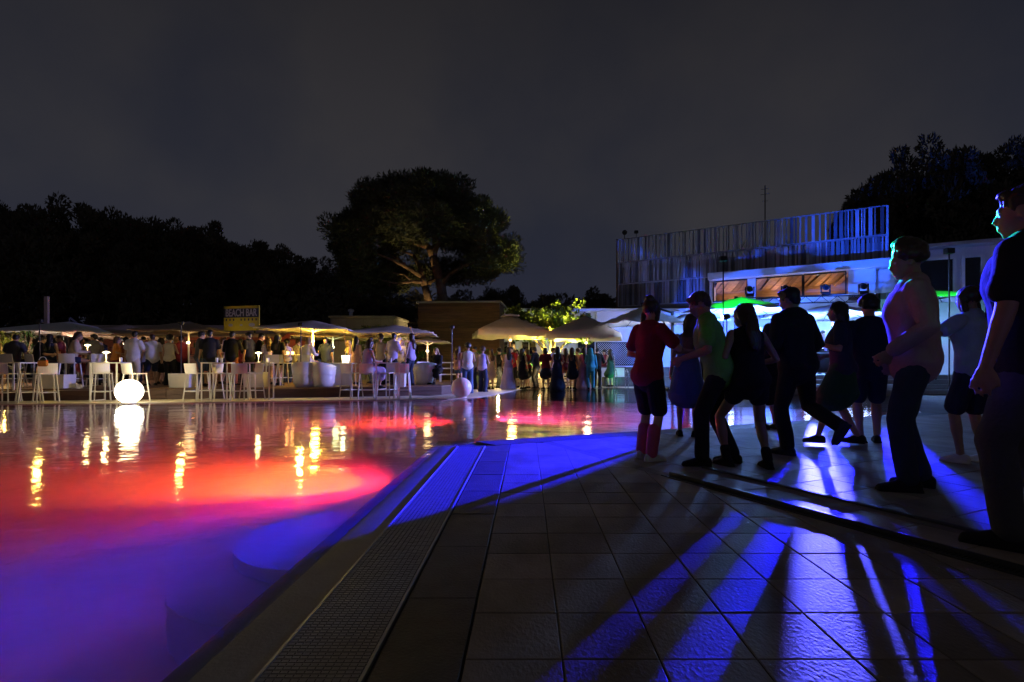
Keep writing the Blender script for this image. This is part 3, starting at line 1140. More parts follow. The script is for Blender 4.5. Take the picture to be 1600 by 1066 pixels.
# ------------------------------------------------------------------ raised wooden deck
DZ = 0.30
front = [Vector((-24, 13.6))] + [G(u, v).xy for u, v in ((0, 627), (90, 626), (260, 624), (400, 622.4), (510, 621), (620, 619), (690, 617))]
back_y = 24.5
deck_poly = [tuple(p) for p in front] + [(-2.35, 18.6), (-2.5, back_y), (-28, back_y)]
bm = bmesh.new()
prism(bm, deck_poly, -0.01, DZ - 0.03)
dk = thing('deck', 'raised dark wooden terrace along the far side of the pool', 'deck', (0, 0, 0))
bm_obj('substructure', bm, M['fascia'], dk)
# deck boards run along the edge
pieces = bmesh.new()
hull = deck_poly
ccw = deck_poly if area2(deck_poly) > 0 else deck_poly[::-1]
y = 13.4
while y < back_y:
    # each board follows the front edge's slight slant
    a = (-28, y - 0.6)
    b_ = (-2.2, y + 3.4)
    quad = [a, b_, (b_[0], b_[1] + 0.136), (a[0], a[1] + 0.136)]
    pl = clip_poly(ccw, quad)
    if pl and abs(area2(pl)) > 0.02:
        prism(pieces, pl, DZ - 0.03, DZ + random.uniform(-0.003, 0.001))
    y += 0.142
bm_obj('deck_boards', pieces, M['deckwood'], dk, kind='stuff')
for a, b_ in zip(front[1:], front[2:]):
    for k in range(2):
        L = (b_ - a).length
        nseg = max(1, int(L / 2.4))
        for s_ in range(nseg):
            p, q = a.lerp(b_, s_ / nseg), a.lerp(b_, (s_ + 1) / nseg)
            c = (p + q) / 2
            bb = bmesh.new()
            d = (q - p)
            nn = Vector((d.y, -d.x)).normalized() * 0.012
            box(bb, (0, 0, 0), (d.length - 0.008, 0.02, 0.128), 0, bevel=0.003)
            o = bm_obj('plank', bb, M['fascia'], dk)
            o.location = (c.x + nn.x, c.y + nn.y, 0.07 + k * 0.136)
            o.rotation_euler = (0, 0, math.atan2(d.y, d.x))

# ------------------------------------------------------------------ parasols


def canopy_bm(hx, hy, rise, val, n=10, sag=0.06, thick=0.012):
    bm = bmesh.new()
    grid = []
    for i in range(n + 1):
        row = []
        for j in range(n + 1):
            u, v = i / n * 2 - 1, j / n * 2 - 1
            m = max(abs(u), abs(v))
            # ribs run to corners and mid-sides: cloth sags between them
            t = (min(abs(u), abs(v)) / m) if m > 1e-6 else 0
            sg = sag * m * math.sin(math.pi * t) ** 2 * 0.8
            row.append(bm.verts.new((u * hx * (1 - 0.02 * math.sin(math.pi * t) * m), v * hy, rise * (1 - m) ** 0.95 - sg)))
        grid.append(row)
    for i in range(n):
        for j in range(n):
            bm.faces.new((grid[i][j], grid[i + 1][j], grid[i + 1][j + 1], grid[i][j + 1]))
    if val > 0:
        rim = [grid[i][0] for i in range(n + 1)] + [grid[n][j] for j in range(1, n + 1)] + [grid[i][n] for i in range(n - 1, -1, -1)] + [grid[0][j] for j in range(n - 1, 0, -1)]
        low = [bm.verts.new((p.co.x * 1.004, p.co.y * 1.004, p.co.z - val * (1 + 0.12 * math.sin(k * 1.9)))) for k, p in enumerate(rim)]
        for k in range(len(rim)):
            j = (k + 1) % len(rim)
            bm.faces.new((rim[k], rim[j], low[j], low[k]))
    bmesh.ops.recalc_face_normals(bm, faces=bm.faces[:])
    bmesh.ops.solidify(bm, geom=bm.faces[:], thickness=thick)
    return bm


def parasol(label, x, y, zf, ze, za, h, m, rz=0.0, val=0.0, pole='centre', vent=False, polem=None, light=None, group='parasols round the pool', hy=None, mast=None):
    t = thing('parasol', label, 'parasol', (x, y, zf), rz, group)
    hy = hy or h
    e_, a_ = ze - zf, za - zf
    pm = polem or M['white_plastic']
    c = bm_obj('canopy', canopy_bm(h, hy, a_ - e_, val), m, t, smooth=True)
    c.location = (0, 0, e_)
    if vent:
        v = bm_obj('vent_cap', canopy_bm(h * 0.24, hy * 0.24, 0.10, 0.05, 6, 0.0), m, t, smooth=True)
        v.location = (0, 0, a_ - 0.04)
    b = bmesh.new()
    if pole == 'centre':
        bar(b, (0, 0, 0), (0, 0, a_ - 0.02), 0.032, n=12)
        bm_obj('pole', b, pm, t)
        b = bmesh.new()
        box(b, (0, 0, 0.04), (0.62, 0.62, 0.08), bevel=0.02)
        box(b, (0, 0, 0.16), (0.10, 0.10, 0.18))
        bm_obj('base', b, M['dark_metal'], t)
    else:
        mx, my, mh = mast
        b = bmesh.new()
        sqbar(b, (mx, my, 0), (mx, my, mh), 0.10)
        bm_obj('mast', b, pm, t)
        b = bmesh.new()
        sqbar(b, (mx, my, mh - 0.06), (0, 0, a_ + 0.16), 0.075)
        bar(b, (0, 0, a_ + 0.16), (0, 0, a_ - 0.25), 0.03)
        sqbar(b, (mx, my, mh * 0.62), (mx * 0.55, my * 0.55, mh * 0.45 + (a_ + 0.16) * 0.5), 0.05)
        bm_obj('arm', b, pm, t)
        b = bmesh.new()
        box(b, (mx, my, 0.04), (0.9, 0.9, 0.08), bevel=0.02)
        bm_obj('base', b, M['dark_metal'], t)
    hub = a_ - 0.42 if a_ - e_ > 0.3 else a_ - 0.30
    for k in range(8):
        an = k * math.pi / 4
        dx, dy = math.cos(an), math.sin(an)
        mm = max(abs(dx), abs(dy))
        ex_, ey_ = dx / mm * h * 0.985, dy / mm * hy * 0.985
        b = bmesh.new()
        bar(b, (0, 0, a_ - 0.035), (ex_, ey_, e_ - 0.012), 0.011, n=6)
        bar(b, (0, 0, hub), (ex_ * 0.45, ey_ * 0.45, e_ + (a_ - e_) * 0.55 - 0.03), 0.009, n=6)
        bm_obj('rib', b, pm, t)
    if light:
        pw, col = light
        b = bmesh.new()
        lathe(b, [(0.035, 0.0), (0.06, 0.02), (0.06, 0.07), (0.03, 0.09)], 16)
        o = bm_obj('pole_lamp', b, M['bulb_soft'], t)
        lx = 0.0 if pole == 'centre' else 0.3
        o.location = (lx, -0.05, e_ - 0.42)
        lamp('parasol_light', 'POINT', (lx + 0.05, -0.16, e_ - 0.30), pw * 0.75, col, 0.20, parent=t)
    return t


WARM = (1.0, 0.57, 0.18)
YEL = (1.0, 0.66, 0.08)
parasol('white cantilever parasol with a bright rim beside the closed one, leftmost', X(108, 20.5), 20.5, DZ, Z(521, 20.5), Z(503, 20.5), 1.65, M['canvas_white'], rz=0.12, pole='side', mast=(0.12, 0.35, 2.3),
        polem=M['dark_metal'], light=(170, (1.0, 0.86, 0.75)))
parasol('tan parasol behind the man in the pale tee shirt', X(196, 22), 22, DZ, Z(523, 22), Z(507, 22), 1.5, M['canvas_dark'], rz=0.3, val=0.12, light=(27, WARM))
parasol('tan parasol on a white pole left of the yellow bar sign', X(295, 19.2), 19.2, DZ, Z(519.5, 19.2), Z(503, 19.2), 1.35, M['canvas_dark'], rz=0.2, light=(9, WARM))
parasol('parasol with a bright yellow lit underside on a white pole', X(489, 19.2), 19.2, DZ, Z(517, 19.2), Z(501, 19.2), 1.5, M['canvas'], rz=0.1, light=(300, YEL))
parasol('low dark parasol behind the bright yellow one', X(520, 22.5), 22.5, DZ, Z(529, 22.5), Z(515, 22.5), 1.7, M['canvas_dark'], rz=0.45, light=(18, (0.9, 1.0, 0.45)))
parasol('orange lit parasol in front of the stone pine trunk', X(617, 20.6), 20.6, DZ, Z(523, 20.6), Z(508, 20.6), 1.6, M['canvas'], rz=0.1, light=(21, (1.0, 0.55, 0.20)))
parasol('small flat parasol right of the stone pine trunk', X(668, 22.6), 22.6, DZ, Z(535, 22.6), Z(528.5, 22.6), 0.95, M['canvas'], rz=0.05, light=(21, (1.0, 0.60, 0.25)))
parasol('large cream parasol with a valance beside the timber cabin', X(797, 24.5), 24.5, 0, Z(519, 24.5), Z(492, 24.5), 1.62, M['canvas'], rz=0.18, val=0.24, vent=True, polem=M['fascia'], light=(80, (1.0, 0.58, 0.16)))
parasol('large grey cream parasol with a valance right of the lit tree', X(916, 24), 24, 0, Z(523, 24), Z(493, 24), 1.58, M['canvas'], rz=-0.2, val=0.22, polem=M['fascia'], light=(30, (1.0, 0.72, 0.45)))
parasol('white cantilever parasol held by a dark mast, nearest the lattice screen', X(1003, 22), 22, 0, Z(507, 22), Z(480, 22), 1.55, M['canvas_white'], rz=0.25, pole='side', mast=(1.2, -0.35, Z(487, 22)), polem=M['dark_metal'], light=(78, (0.82, 0.85, 1.0)))

# ------------------------------------------------------------------ bar pavilion behind the deck
bar_h = thing('bar_pavilion', 'long low bar pavilion with a tan awning and red brown back wall', 'bar', (0, 0, 0))
bx0, bx1 = X(130, 26), X(486, 26)
b = bmesh.new()
box(b, ((bx0 + bx1) / 2, 26.4, 1.35), (bx1 - bx0, 0.2, 2.7))
bm_obj('wall', b, M['red_wall'], bar_h)
b = bmesh.new()
rise = [(22.4, 2.16), (22.4, 2.30), (24.0, 2.78), (26.6, 3.0), (26.6, 2.9), (24.0, 2.66)]
vsl = [b.verts.new((bx0 - 0.2, y_, z_)) for y_, z_ in rise]
vsr = [b.verts.new((bx1 + 0.2, y_, z_)) for y_, z_ in rise]
b.faces.new(vsl)
b.faces.new(vsr[::-1])
for i in range(6):
    j = (i + 1) % 6
    b.faces.new((vsl[i], vsl[j], vsr[j], vsr[i]))
bm_obj('awning', b, M['canvas_dark'], bar_h)
for k in range(6):
    b = bmesh.new()
    x = bx0 + (bx1 - bx0) * k / 5
    sqbar(b, (x, 22.55, DZ), (x, 22.55, 2.2), 0.08)
    bm_obj('post', b, M['dark_metal'], bar_h)
b = bmesh.new()
box(b, ((bx0 + bx1) / 2, 24.6, DZ + 0.52), (bx1 - bx0 - 2, 0.6, 1.04), bevel=0.01)
box(b, ((bx0 + bx1) / 2, 24.55, DZ + 1.07), (bx1 - bx0 - 1.8, 0.75, 0.05), bevel=0.01)
bm_obj('counter', b, M['cladding'], bar_h)
b = bmesh.new()
for zz in (1.5, 1.85, 2.2):
    box(b, ((bx0 + bx1) / 2, 26.15, zz), (bx1 - bx0 - 2.5, 0.25, 0.03))
bm_obj('shelf', b, M['fascia'], bar_h)
bb0 = bmesh.new()
lathe(bb0, [(0.036, 0), (0.038, 0.18), (0.014, 0.24), (0.014, 0.30)], 10)
bott = None
for k in range(34):
    x = bx0 + 2 + (bx1 - bx0 - 4) * (k + random.uniform(-0.2, 0.2)) / 34
    if bott is None:
        bott = bm_obj('bottle', bb0, M['bottle'])
        o = bott
    else:
        o = link('bottle', bott.data)
    o.location = (x, 26.13, 1.515 if k % 2 else 1.865)
    tag(o, 'dark glass bottle on a shelf of the bar back wall', 'bottle', 'bottles on the bar shelves')
for u_, pw, c in ((300, 16, (1.0, 0.34, 0.12)), (200, 12, (1.0, 0.5, 0.3)), (440, 22, (1.0, 0.30, 0.10))):
    lamp('bar_light', 'POINT', (X(u_, 25.2), 25.2, 2.25), pw * 0.6, c, 0.10, parent=bar_h)
# string of small bulbs under the awning
b = bmesh.new()
for k in range(9):
    sph(b, (X(160 + k * 3.2, 22.2), 22.2, Z(521, 22.2)), 0.028, 8)
bar(b, (X(158, 22.2), 22.2, Z(521, 22.2) + 0.04), (X(188, 22.2), 22.2, Z(521, 22.2) + 0.04), 0.008, n=6)
tag(bm_obj('light_string', b, M['bulb_soft']), 'short string of tiny white bulbs under the leftmost parasol edge', 'string lights')

# BEACH BAR sign
sy = 22.6
sg = thing('bar_sign', 'yellow BEACH BAR sign board standing on the bar awning', 'sign', (X(377.5, sy), sy, Z(517, sy) - 0.06), R(-12))
sw_, sh_ = 1.74, 1.06
b = bmesh.new()
box(b, (0, 0, sh_ / 2 + 0.06), (sw_, 0.05, sh_), bevel=0.006)
bm_obj('board', b, M['yellow_sign'], sg)
b = bmesh.new()
box(b, (0, -0.029, sh_ * 0.71 + 0.06), (sw_ - 0.02, 0.006, sh_ * 0.36))
bm_obj('band', b, M['navy_sign'], sg)


def letters(name, txt, size, loc, m, parent, sx=1.0, ext=0.004):
    cu = bpy.data.curves.new(name, 'FONT')
    cu.body = txt
    cu.size = size
    cu.align_x = 'CENTER'
    cu.align_y = 'CENTER'
    cu.extrude = ext
    cu.offset = 0.008
    o = bpy.data.objects.new(name + '_src', cu)
    COL.objects.link(o)
    dg = bpy.context.evaluated_depsgraph_get()
    me = bpy.data.meshes.new_from_object(o.evaluated_get(dg))
    bpy.data.objects.remove(o)
    q = link(name, me, m, parent)
    q.location = loc
    q.rotation_euler = (R(90), 0, 0)
    q.scale = (sx, 1, 1)
    return q


letters('lettering', 'BEACH BAR', 0.44, (0, -0.037, sh_ * 0.71 + 0.06), M['lilac_print'], sg, 0.66)
b = bmesh.new()
for k in range(9):
    if k == 3:
        continue
    box(b, (-sw_ * 0.42 + k * sw_ * 0.105, -0.028, sh_ * 0.445 + 0.06), (0.055, 0.006, 0.10))
bm_obj('small_print', b, M['navy_sign'], sg, kind='stuff')
b = bmesh.new()
for x, ww in ((-0.52, 0.22), (0.0, 0.14), (0.52, 0.30)):
    lathe(b, [(ww / 2, -0.003), (ww / 2, 0.003)], 20)
    bmesh.ops.transform(b, matrix=Matrix.Translation((x, -0.029, sh_ * 0.23 + 0.06)) @ Matrix.Rotation(R(90), 4, 'X') @ Matrix.Diagonal((1, 0.55, 1, 1)), verts=b.verts[-40:])
bm_obj('emblem', b, M['lilac_print'], sg)
for x in (-0.6, 0.6):
    b = bmesh.new()
    sqbar(b, (x, 0.05, -0.2), (x, 0.05, 0.5), 0.05)
    bm_obj('leg', b, M['dark_metal'], sg)
lamp('sign_light', 'SPOT', (0, -0.9, 0.35), 3.2, (1.0, 0.85, 0.6), 0.04, (0, 0, 0.6), 110, 0.6, parent=sg)

# flag mast left
b = bmesh.new()
box(b, (0, 0, 1.75), (0.16, 0.10, 3.5), bevel=0.01)
mst = thing('banner_mast', 'tall closed pale parasol standing upright behind the leftmost parasol', 'mast', (X(73, 21.6), 21.6, DZ - 0.02))
bm_obj('mast', b, M['canvas_dark'], mst)
b = bmesh.new()
box(b, (0, 0, 0.03), (0.5, 0.5, 0.06))
bm_obj('base', b, M['dark_metal'], mst)

# ------------------------------------------------------------------ small buildings behind


def hut(name, label, u0, u1, y, vtop, m, depth=3.0, vent=False, roofm=None, rz=0.0, plank=0.0, zt=None):
    xa, xb = X(u0, y), X(u1, y)
    h = zt or Z(vtop, y)
    t = thing(name, label, 'building', ((xa + xb) / 2, y, -0.02), rz)
    W = xb - xa
    b = bmesh.new()
    box(b, (0, depth / 2, h / 2), (W, depth, h))
    bm_obj('wall', b, m, t)
    b = bmesh.new()
    box(b, (0, depth / 2, h + 0.05), (W + 0.16, depth + 0.16, 0.10), bevel=0.01)
    bm_obj('roof', b, roofm or M['grey_wall'], t)
    return t, W, h


gh, W, h = hut('grey_hut', 'plain grey flat roofed hut behind the low dark parasol', 516, 616, 26.5, 496, M['grey_wall'])
b = bmesh.new()
lathe(b, [(0.10, 0), (0.10, 0.3), (0.16, 0.32), (0.16, 0.42), (0.02, 0.5)], 12, (-W * 0.30, 1.2, h + 0.1))
bm_obj('roof_vent', b, M['alu'], gh)
b = bmesh.new()
for k in range(int(W / 0.42)):
    box(b, (-W / 2 + 0.22 + k * 0.42, -0.012, h / 2), (0.38, 0.024, h - 0.1), bevel=0.006)
bm_obj('wall_panels', b, M['grey_wall'], gh, kind='stuff')
lamp('hut_light', 'SPOT', (W * 0.2, -0.7, 1.2), 8, (0.85, 1.0, 0.35), 0.05, (W * 0.2, 0, 3.2), 120, 0.8, parent=gh)

cab, W, h = hut('timber_cabin', 'tall brown timber clad cabin beside the stone pine', 652, 781, 27.5, 473, M['fascia'], depth=4.5, roofm=M['grey_wall'], rz=R(-4))
n = 26
ph = h / n
pm = None
for k in range(n):
    if pm is None:
        bb = bmesh.new()
        box(bb, (0, 0, 0), (W - 0.02, 0.03, ph - 0.016), bevel=0.004)
        o = bm_obj('plank', bb, M['cladding'], cab)
        pm = o.data
    else:
        o = link('plank', pm, None, cab)
    o.location = (random.uniform(-0.01, 0.01), -0.016 + random.uniform(-0.004, 0.003), ph * (k + 0.5))
lamp('cabin_light', 'SPOT', (W * 0.18, -1.3, 0.25), 12, (1.0, 0.70, 0.28), 0.05, (W * 0.28, 0.0, 3.4), 70, 0.9, parent=cab)

# low white building
lw = thing('white_building', 'long low white flat roofed building behind the lit tree', 'building', (0, 0, -0.02))
wy = 29.5
xa, xb = X(776, wy), X(1126, wy)
hh = Z(487, wy)
b = bmesh.new()
box(b, ((xa + xb) / 2, wy + 2.5, hh / 2), (xb - xa, 5, hh))
bm_obj('wall', b, M['white_wall'], lw)
b = bmesh.new()
box(b, ((xa + xb) / 2, wy + 2.45, hh + 0.09), (xb - xa + 0.2, 5.3, 0.18), bevel=0.01)
bm_obj('roof', b, M['white_wall'], lw)
for u0, u1, v0, v1 in ((782, 806, 533, 560), (815, 838, 533, 560), (902, 930, 531, 556)):
    b = bmesh.new()
    x0_, x1_ = X(u0, wy), X(u1, wy)
    z0_, z1_ = Z(v1, wy), Z(v0, wy)
    for c_, s_ in ((((x0_ + x1_) / 2, wy - 0.02, z1_), (x1_ - x0_ + 0.12, 0.08, 0.08)), (((x0_ + x1_) / 2, wy - 0.02, z0_), (x1_ - x0_ + 0.12, 0.08, 0.08)),
                   ((x0_, wy - 0.018, (z0_ + z1_) / 2), (0.07, 0.07, z1_ - z0_)), ((x1_, wy - 0.018, (z0_ + z1_) / 2), (0.07, 0.07, z1_ - z0_)), (((x0_ + x1_) / 2, wy - 0.018, (z0_ + z1_) / 2), (0.05, 0.07, z1_ - z0_))):
        box(b, c_, s_)
    wnd = bm_obj('window', b, M['alu'], lw)
    b = bmesh.new()
    box(b, ((x0_ + x1_) / 2, wy - 0.006, (z0_ + z1_) / 2), (x1_ - x0_, 0.006, z1_ - z0_))
    bm_obj('pane', b, M['glass'], wnd)
b = bmesh.new()
bar(b, (X(932, wy) , wy - 0.06, 0), (X(932, wy), wy - 0.06, hh), 0.05)
bm_obj('downpipe', b, M['white_plastic'], lw)
lamp('white_wall_light', 'POINT', (X(960, 28), 28, 2.9), 40, (0.62, 0.60, 1.0), 0.1, parent=lw)
lamp('white_wall_light', 'POINT', (X(815, 28.2), 28.2, 2.7), 24, (0.75, 0.85, 1.0), 0.1, parent=lw)

# lattice screen
ls = thing('lattice_screen', 'dark diagonal lattice screen in front of the low white building', 'screen', (X(968, 26.5), 26.5, -0.02), 0)
lw_, lh0, lh1 = 2.3, Z(570, 26.5), Z(535, 26.5)
b = bmesh.new()
for k in range(-16, 30):
    for sgn, dy in ((1, 0.0), (-1, 0.012)):
        # clip the slat to the rectangle
        x0_ = -lw_ / 2 + k * 0.105 if sgn > 0 else -lw_ / 2 + k * 0.105
        p = (x0_, 0) if sgn > 0 else (x0_, lh1 - lh0)
        q = (x0_ + (lh1 - lh0), lh1 - lh0) if sgn > 0 else (x0_ + (lh1 - lh0), 0)
        ta, tb = 0.0, 1.0
        dx = q[0] - p[0]
        ta = max(ta, (-lw_ / 2 - p[0]) / dx)
        tb = min(tb, (lw_ / 2 - p[0]) / dx)
        if tb - ta < 0.05:
            continue
        pa = (p[0] + dx * ta, p[1] + (q[1] - p[1]) * ta)
        pb = (p[0] + dx * tb, p[1] + (q[1] - p[1]) * tb)
        sqbar(b, (pa[0], dy, lh0 + pa[1]), (pb[0], dy, lh0 + pb[1]), 0.036)
bm_obj('lattice', b, M['dark_metal'], ls, kind='stuff')
b = bmesh.new()
for x in (-lw_ / 2, lw_ / 2):
    sqbar(b, (x, 0, 0), (x, 0, lh1 + 0.03), 0.07)
sqbar(b, (-lw_ / 2, 0, lh1), (lw_ / 2, 0, lh1), 0.06)
sqbar(b, (-lw_ / 2, 0, lh0), (lw_ / 2, 0, lh0), 0.06)
bm_obj('frame', b, M['dark_metal'], ls)

# ------------------------------------------------------------------ main building with louvre screen
fd_ = Vector((0.86, -0.51)).normalized()       # along the facade towards the right
fn = Vector((fd_.y, -fd_.x))                    # out of the facade towards the pool
if fn.y > 0:
    fn = -fn
A0 = Vector((X(965, 32.3), 32.3))
ang = math.atan2(fd_.y, fd_.x)
mb = thing('club_building', 'two storey club building with a screen of vertical metal slats on its upper floor', 'building', (A0.x, A0.y, -0.02), ang)
# local frame: x along facade, -y out towards the pool
LEN = 13.6
b = bmesh.new()
box(b, (LEN / 2, 3.4, 3.5), (LEN, 6.0, 7.0))
bm_obj('wall', b, M['grey_wall'], mb)
tiers = [(7.22, 8.62), (5.92, 7.20), (4.55, 5.90)]
sl_mesh = {}
cnt = 0
for ti, (z0_, z1_) in enumerate(tiers):
    x = 0.05
    end = LEN if ti < 2 else 5.55
    b = bmesh.new()
    sqbar(b, (0, -0.06, z1_), (end, -0.06, z1_), 0.05)
    sqbar(b, (0, -0.06, z0_ + 0.03), (end, -0.06, z0_ + 0.03), 0.05)
    bm_obj('rail', b, M['louvre'], mb)
    while x < end - 0.06:
        wdt = random.choice((0.05, 0.07, 0.07, 0.11, 0.16)) if ti == 0 else random.choice((0.07, 0.11, 0.11, 0.16))
        key = (wdt, ti)
        dark = random.random() < (0.34 if ti == 0 else 0.22)
        if key not in sl_mesh:
            bb = bmesh.new()
            box(bb, (0, 0, 0), (wdt, 0.03, z1_ - z0_ - 0.08))
            o = bm_obj('slat', bb, M['louvre'], mb)
            sl_mesh[key] = o.data
        else:
            o = link('slat', sl_mesh[key], None, mb)
        o.material_slots[0].link = 'OBJECT'
        o.material_slots[0].material = M['louvre_dark'] if dark else M['louvre']
        o.location = (x + wdt / 2, -0.11 + random.uniform(-0.02, 0.02), (z0_ + z1_) / 2)
        o.rotation_euler = (0, 0, R(random.choice((-28, -12, 0, 0, 14, 30))))
        cnt += 1
        x += wdt + (random.choice((0.05, 0.08, 0.13, 0.18)) if ti == 0 else random.choice((0.02, 0.04, 0.07)))
for x in (0.0, LEN):
    b = bmesh.new()
    box(b, (x, -0.05, 6.4 if x > 1 else 4.35), (0.09, 0.16, 4.4 if x > 1 else 8.6))
    bm_obj('corner_post', b, M['cladding'] if x < 1 else M['louvre'], mb)
# fascia and window band
fx0, fx1 = 5.6, LEN + 0.25
b = bmesh.new()
box(b, ((fx0 + fx1) / 2, -0.75, 5.72), (fx1 - fx0, 1.35, 0.38), bevel=0.02)
bm_obj('fascia', b, M['white_wall'], mb)
b = bmesh.new()
wx0, wx1 = 5.75, 12.0
# room behind the windows (floor, back, sides), open to the front
for c_, s_ in ((((wx0 + wx1) / 2, -0.12, 4.25), (wx1 - wx0, 1.6, 0.30)), ((wx0 - 0.08, -0.5, 4.95), (0.16, 0.9, 1.15)), ((wx1 + 0.55, -0.5, 4.95), (1.1, 0.9, 1.15))):
    box(b, c_, s_)
bm_obj('window_wall', b, M['white_wall'], mb)
b = bmesh.new()
box(b, (wx1 + 2.0 - 0.6, -0.6, 4.95), (0.9, 0.06, 1.1))
bm_obj('panel', b, M['white_wall'], mb)
b = bmesh.new()
box(b, ((wx0 + wx1) / 2, 0.30, 4.95), (wx1 - wx0, 0.1, 1.15))
bm_obj('room_back', b, M['ceil_wood'], mb)
npl = 22
plk = None
for k in range(npl):
    if plk is None:
        bb = bmesh.new()
        box(bb, (0, 0, 0), (0.255, 1.5, 0.03))
        o = bm_obj('ceiling_plank', bb, M['ceil_wood'], mb)
        plk = o.data
    else:
        o = link('ceiling_plank', plk, None, mb)
    o.location = (wx0 + 0.15 + k * (wx1 - wx0 - 0.3) / (npl - 1), -0.32, 5.34 + random.uniform(-0.05, 0.05))
    o.rotation_euler = (R(-24), R(random.uniform(-14, 14)), R(34))
for x0_, x1_ in ((wx0 + 0.05, wx0 + 1.75), (wx0 + 2.15, wx0 + 4.3), (wx0 + 4.36, wx1 - 0.1)):
    b = bmesh.new()
    for c_, s_ in (((x0_, -0.92, 4.95), (0.06, 0.07, 1.1)), ((x1_, -0.92, 4.95), (0.06, 0.07, 1.1)), (((x0_ + x1_) / 2, -0.923, 4.43), (x1_ - x0_, 0.07, 0.06)), (((x0_ + x1_) / 2, -0.923, 5.49), (x1_ - x0_, 0.07, 0.06))):
        box(b, c_, s_)
    bm_obj('window', b, M['dark_metal'], mb)
b = bmesh.new()
box(b, (wx0 + 1.95, -0.91, 4.95), (0.40, 0.10, 1.1))
bm_obj('mullion', b, M['white_wall'], mb)
for k, xx in enumerate((wx0 + 0.9, wx0 + 3.0, wx0 + 5.2)):
    lamp('room_light', 'POINT', (xx, -0.40, 4.60), 11, (1.0, 0.66, 0.38), 0.08, parent=mb)
# ground floor wall set back under the upper floor, lit white
b = bmesh.new()
box(b, ((5.0 + LEN) / 2, -0.35, 2.06), (LEN - 5.0, 0.5, 4.1))
bm_obj('ground_floor', b, M['white_wall'], mb)
b = bmesh.new()
bar(b, (7.95, 2.5, 7.0), (7.95, 2.5, 11.3), 0.03)
for zz, ll in ((11.1, 0.4), (10.8, 0.5), (10.4, 0.3)):
    bar(b, (7.95 - ll / 2, 2.5, zz), (7.95 + ll / 2, 2.5, zz), 0.012)
bm_obj('antenna', b, M['dark_metal'], mb)
# plants on the roof terrace
for px in (6.8, 7.4, 8.0, 9.4):
    b = bmesh.new()
    for k in range(26):
        a = random.uniform(0, 6.28)
        l_ = random.uniform(0.4, 0.9)
        bar(b, (px, 0.5, 7.0), (px + math.cos(a) * l_ * 0.5, 0.5 + math.sin(a) * l_ * 0.5, 7.0 + l_), 0.02, 0.003, n=4)
    bm_obj('roof_plant', b, M['leaf'], mb)

# right wing
rw0 = A0 + fd_ * (LEN + 0.3)
rw = thing('right_wing', 'white flat roofed wing with framed windows right of the club building', 'building', (rw0.x, rw0.y, -0.02), ang + R(3))
RL = 11.0
b = bmesh.new()
box(b, (RL / 2, 3.3, 3.2), (RL, 6.0, 6.4))
bm_obj('wall', b, M['white_wall'], rw)
b = bmesh.new()
box(b, (RL / 2, 3.0, 6.46), (RL + 0.3, 7.0, 0.16), bevel=0.01)
bm_obj('roof', b, M['alu'], rw)
for k, (x0_, x1_) in enumerate(((0.9, 2.3), (2.6, 3.3), (3.9, 5.5))):
    b = bmesh.new()
    for c_, s_ in (((x0_, 0.24, 5.1), (0.12, 0.2, 1.7)), ((x1_, 0.24, 5.1), (0.12, 0.2, 1.7)), (((x0_ + x1_) / 2, 0.243, 5.95), (x1_ - x0_, 0.2, 0.12)), (((x0_ + x1_) / 2, 0.243, 4.25), (x1_ - x0_, 0.2, 0.12))):
        box(b, c_, s_)
    wnd = bm_obj('window', b, M['white_plastic'], rw)
    b = bmesh.new()
    box(b, ((x0_ + x1_) / 2, 0.285, 5.1), (x1_ - x0_, 0.02, 1.7))
    bm_obj('pane', b, M['glass'], wnd)
lamp('wing_light', 'SPOT', (2.5, -4.5, 3.2), 50, (0.12, 0.14, 1.0), 0.1, (3, 0, 5.4), 110, 0.9, parent=rw)

# ------------------------------------------------------------------ stage terrace beyond the pool
st = thing('stage_steps', 'broad pale stone steps rising from the pool to the stage', 'steps', (0, 0, 0))
sx0, sx1 = 7.4, 16.5
for k in range(4):
    b = bmesh.new()
    y0_ = 17.6 + k * 0.42
    box(b, ((sx0 + sx1) / 2 + 0.25, (y0_ + 27.0) / 2, 0.085 + k * 0.16 - 0.01), (sx1 - sx0, 27.0 - y0_ - k * 0.01, 0.152), bevel=0.012)
    bm_obj('step', b, M['terrace'], st)
TZ = 0.64
# low terrace left of the stage with benches along the water
lt = thing('pool_bench', 'dark stone bench step running along the far pool edge', 'bench', (0, 0, 0))
b = bmesh.new()
box(b, (5.4, 24.9, 0.22), (3.8, 0.9, 0.44), R(-38) if False else 0, bevel=0.02)
bm_obj('seat', b, M['dark_tile'], lt)
b = bmesh.new()
box(b, (5.4, 25.75, 0.45), (3.8, 0.7, 0.90), bevel=0.02)
bm_obj('backrest', b, M['dark_tile'], lt)

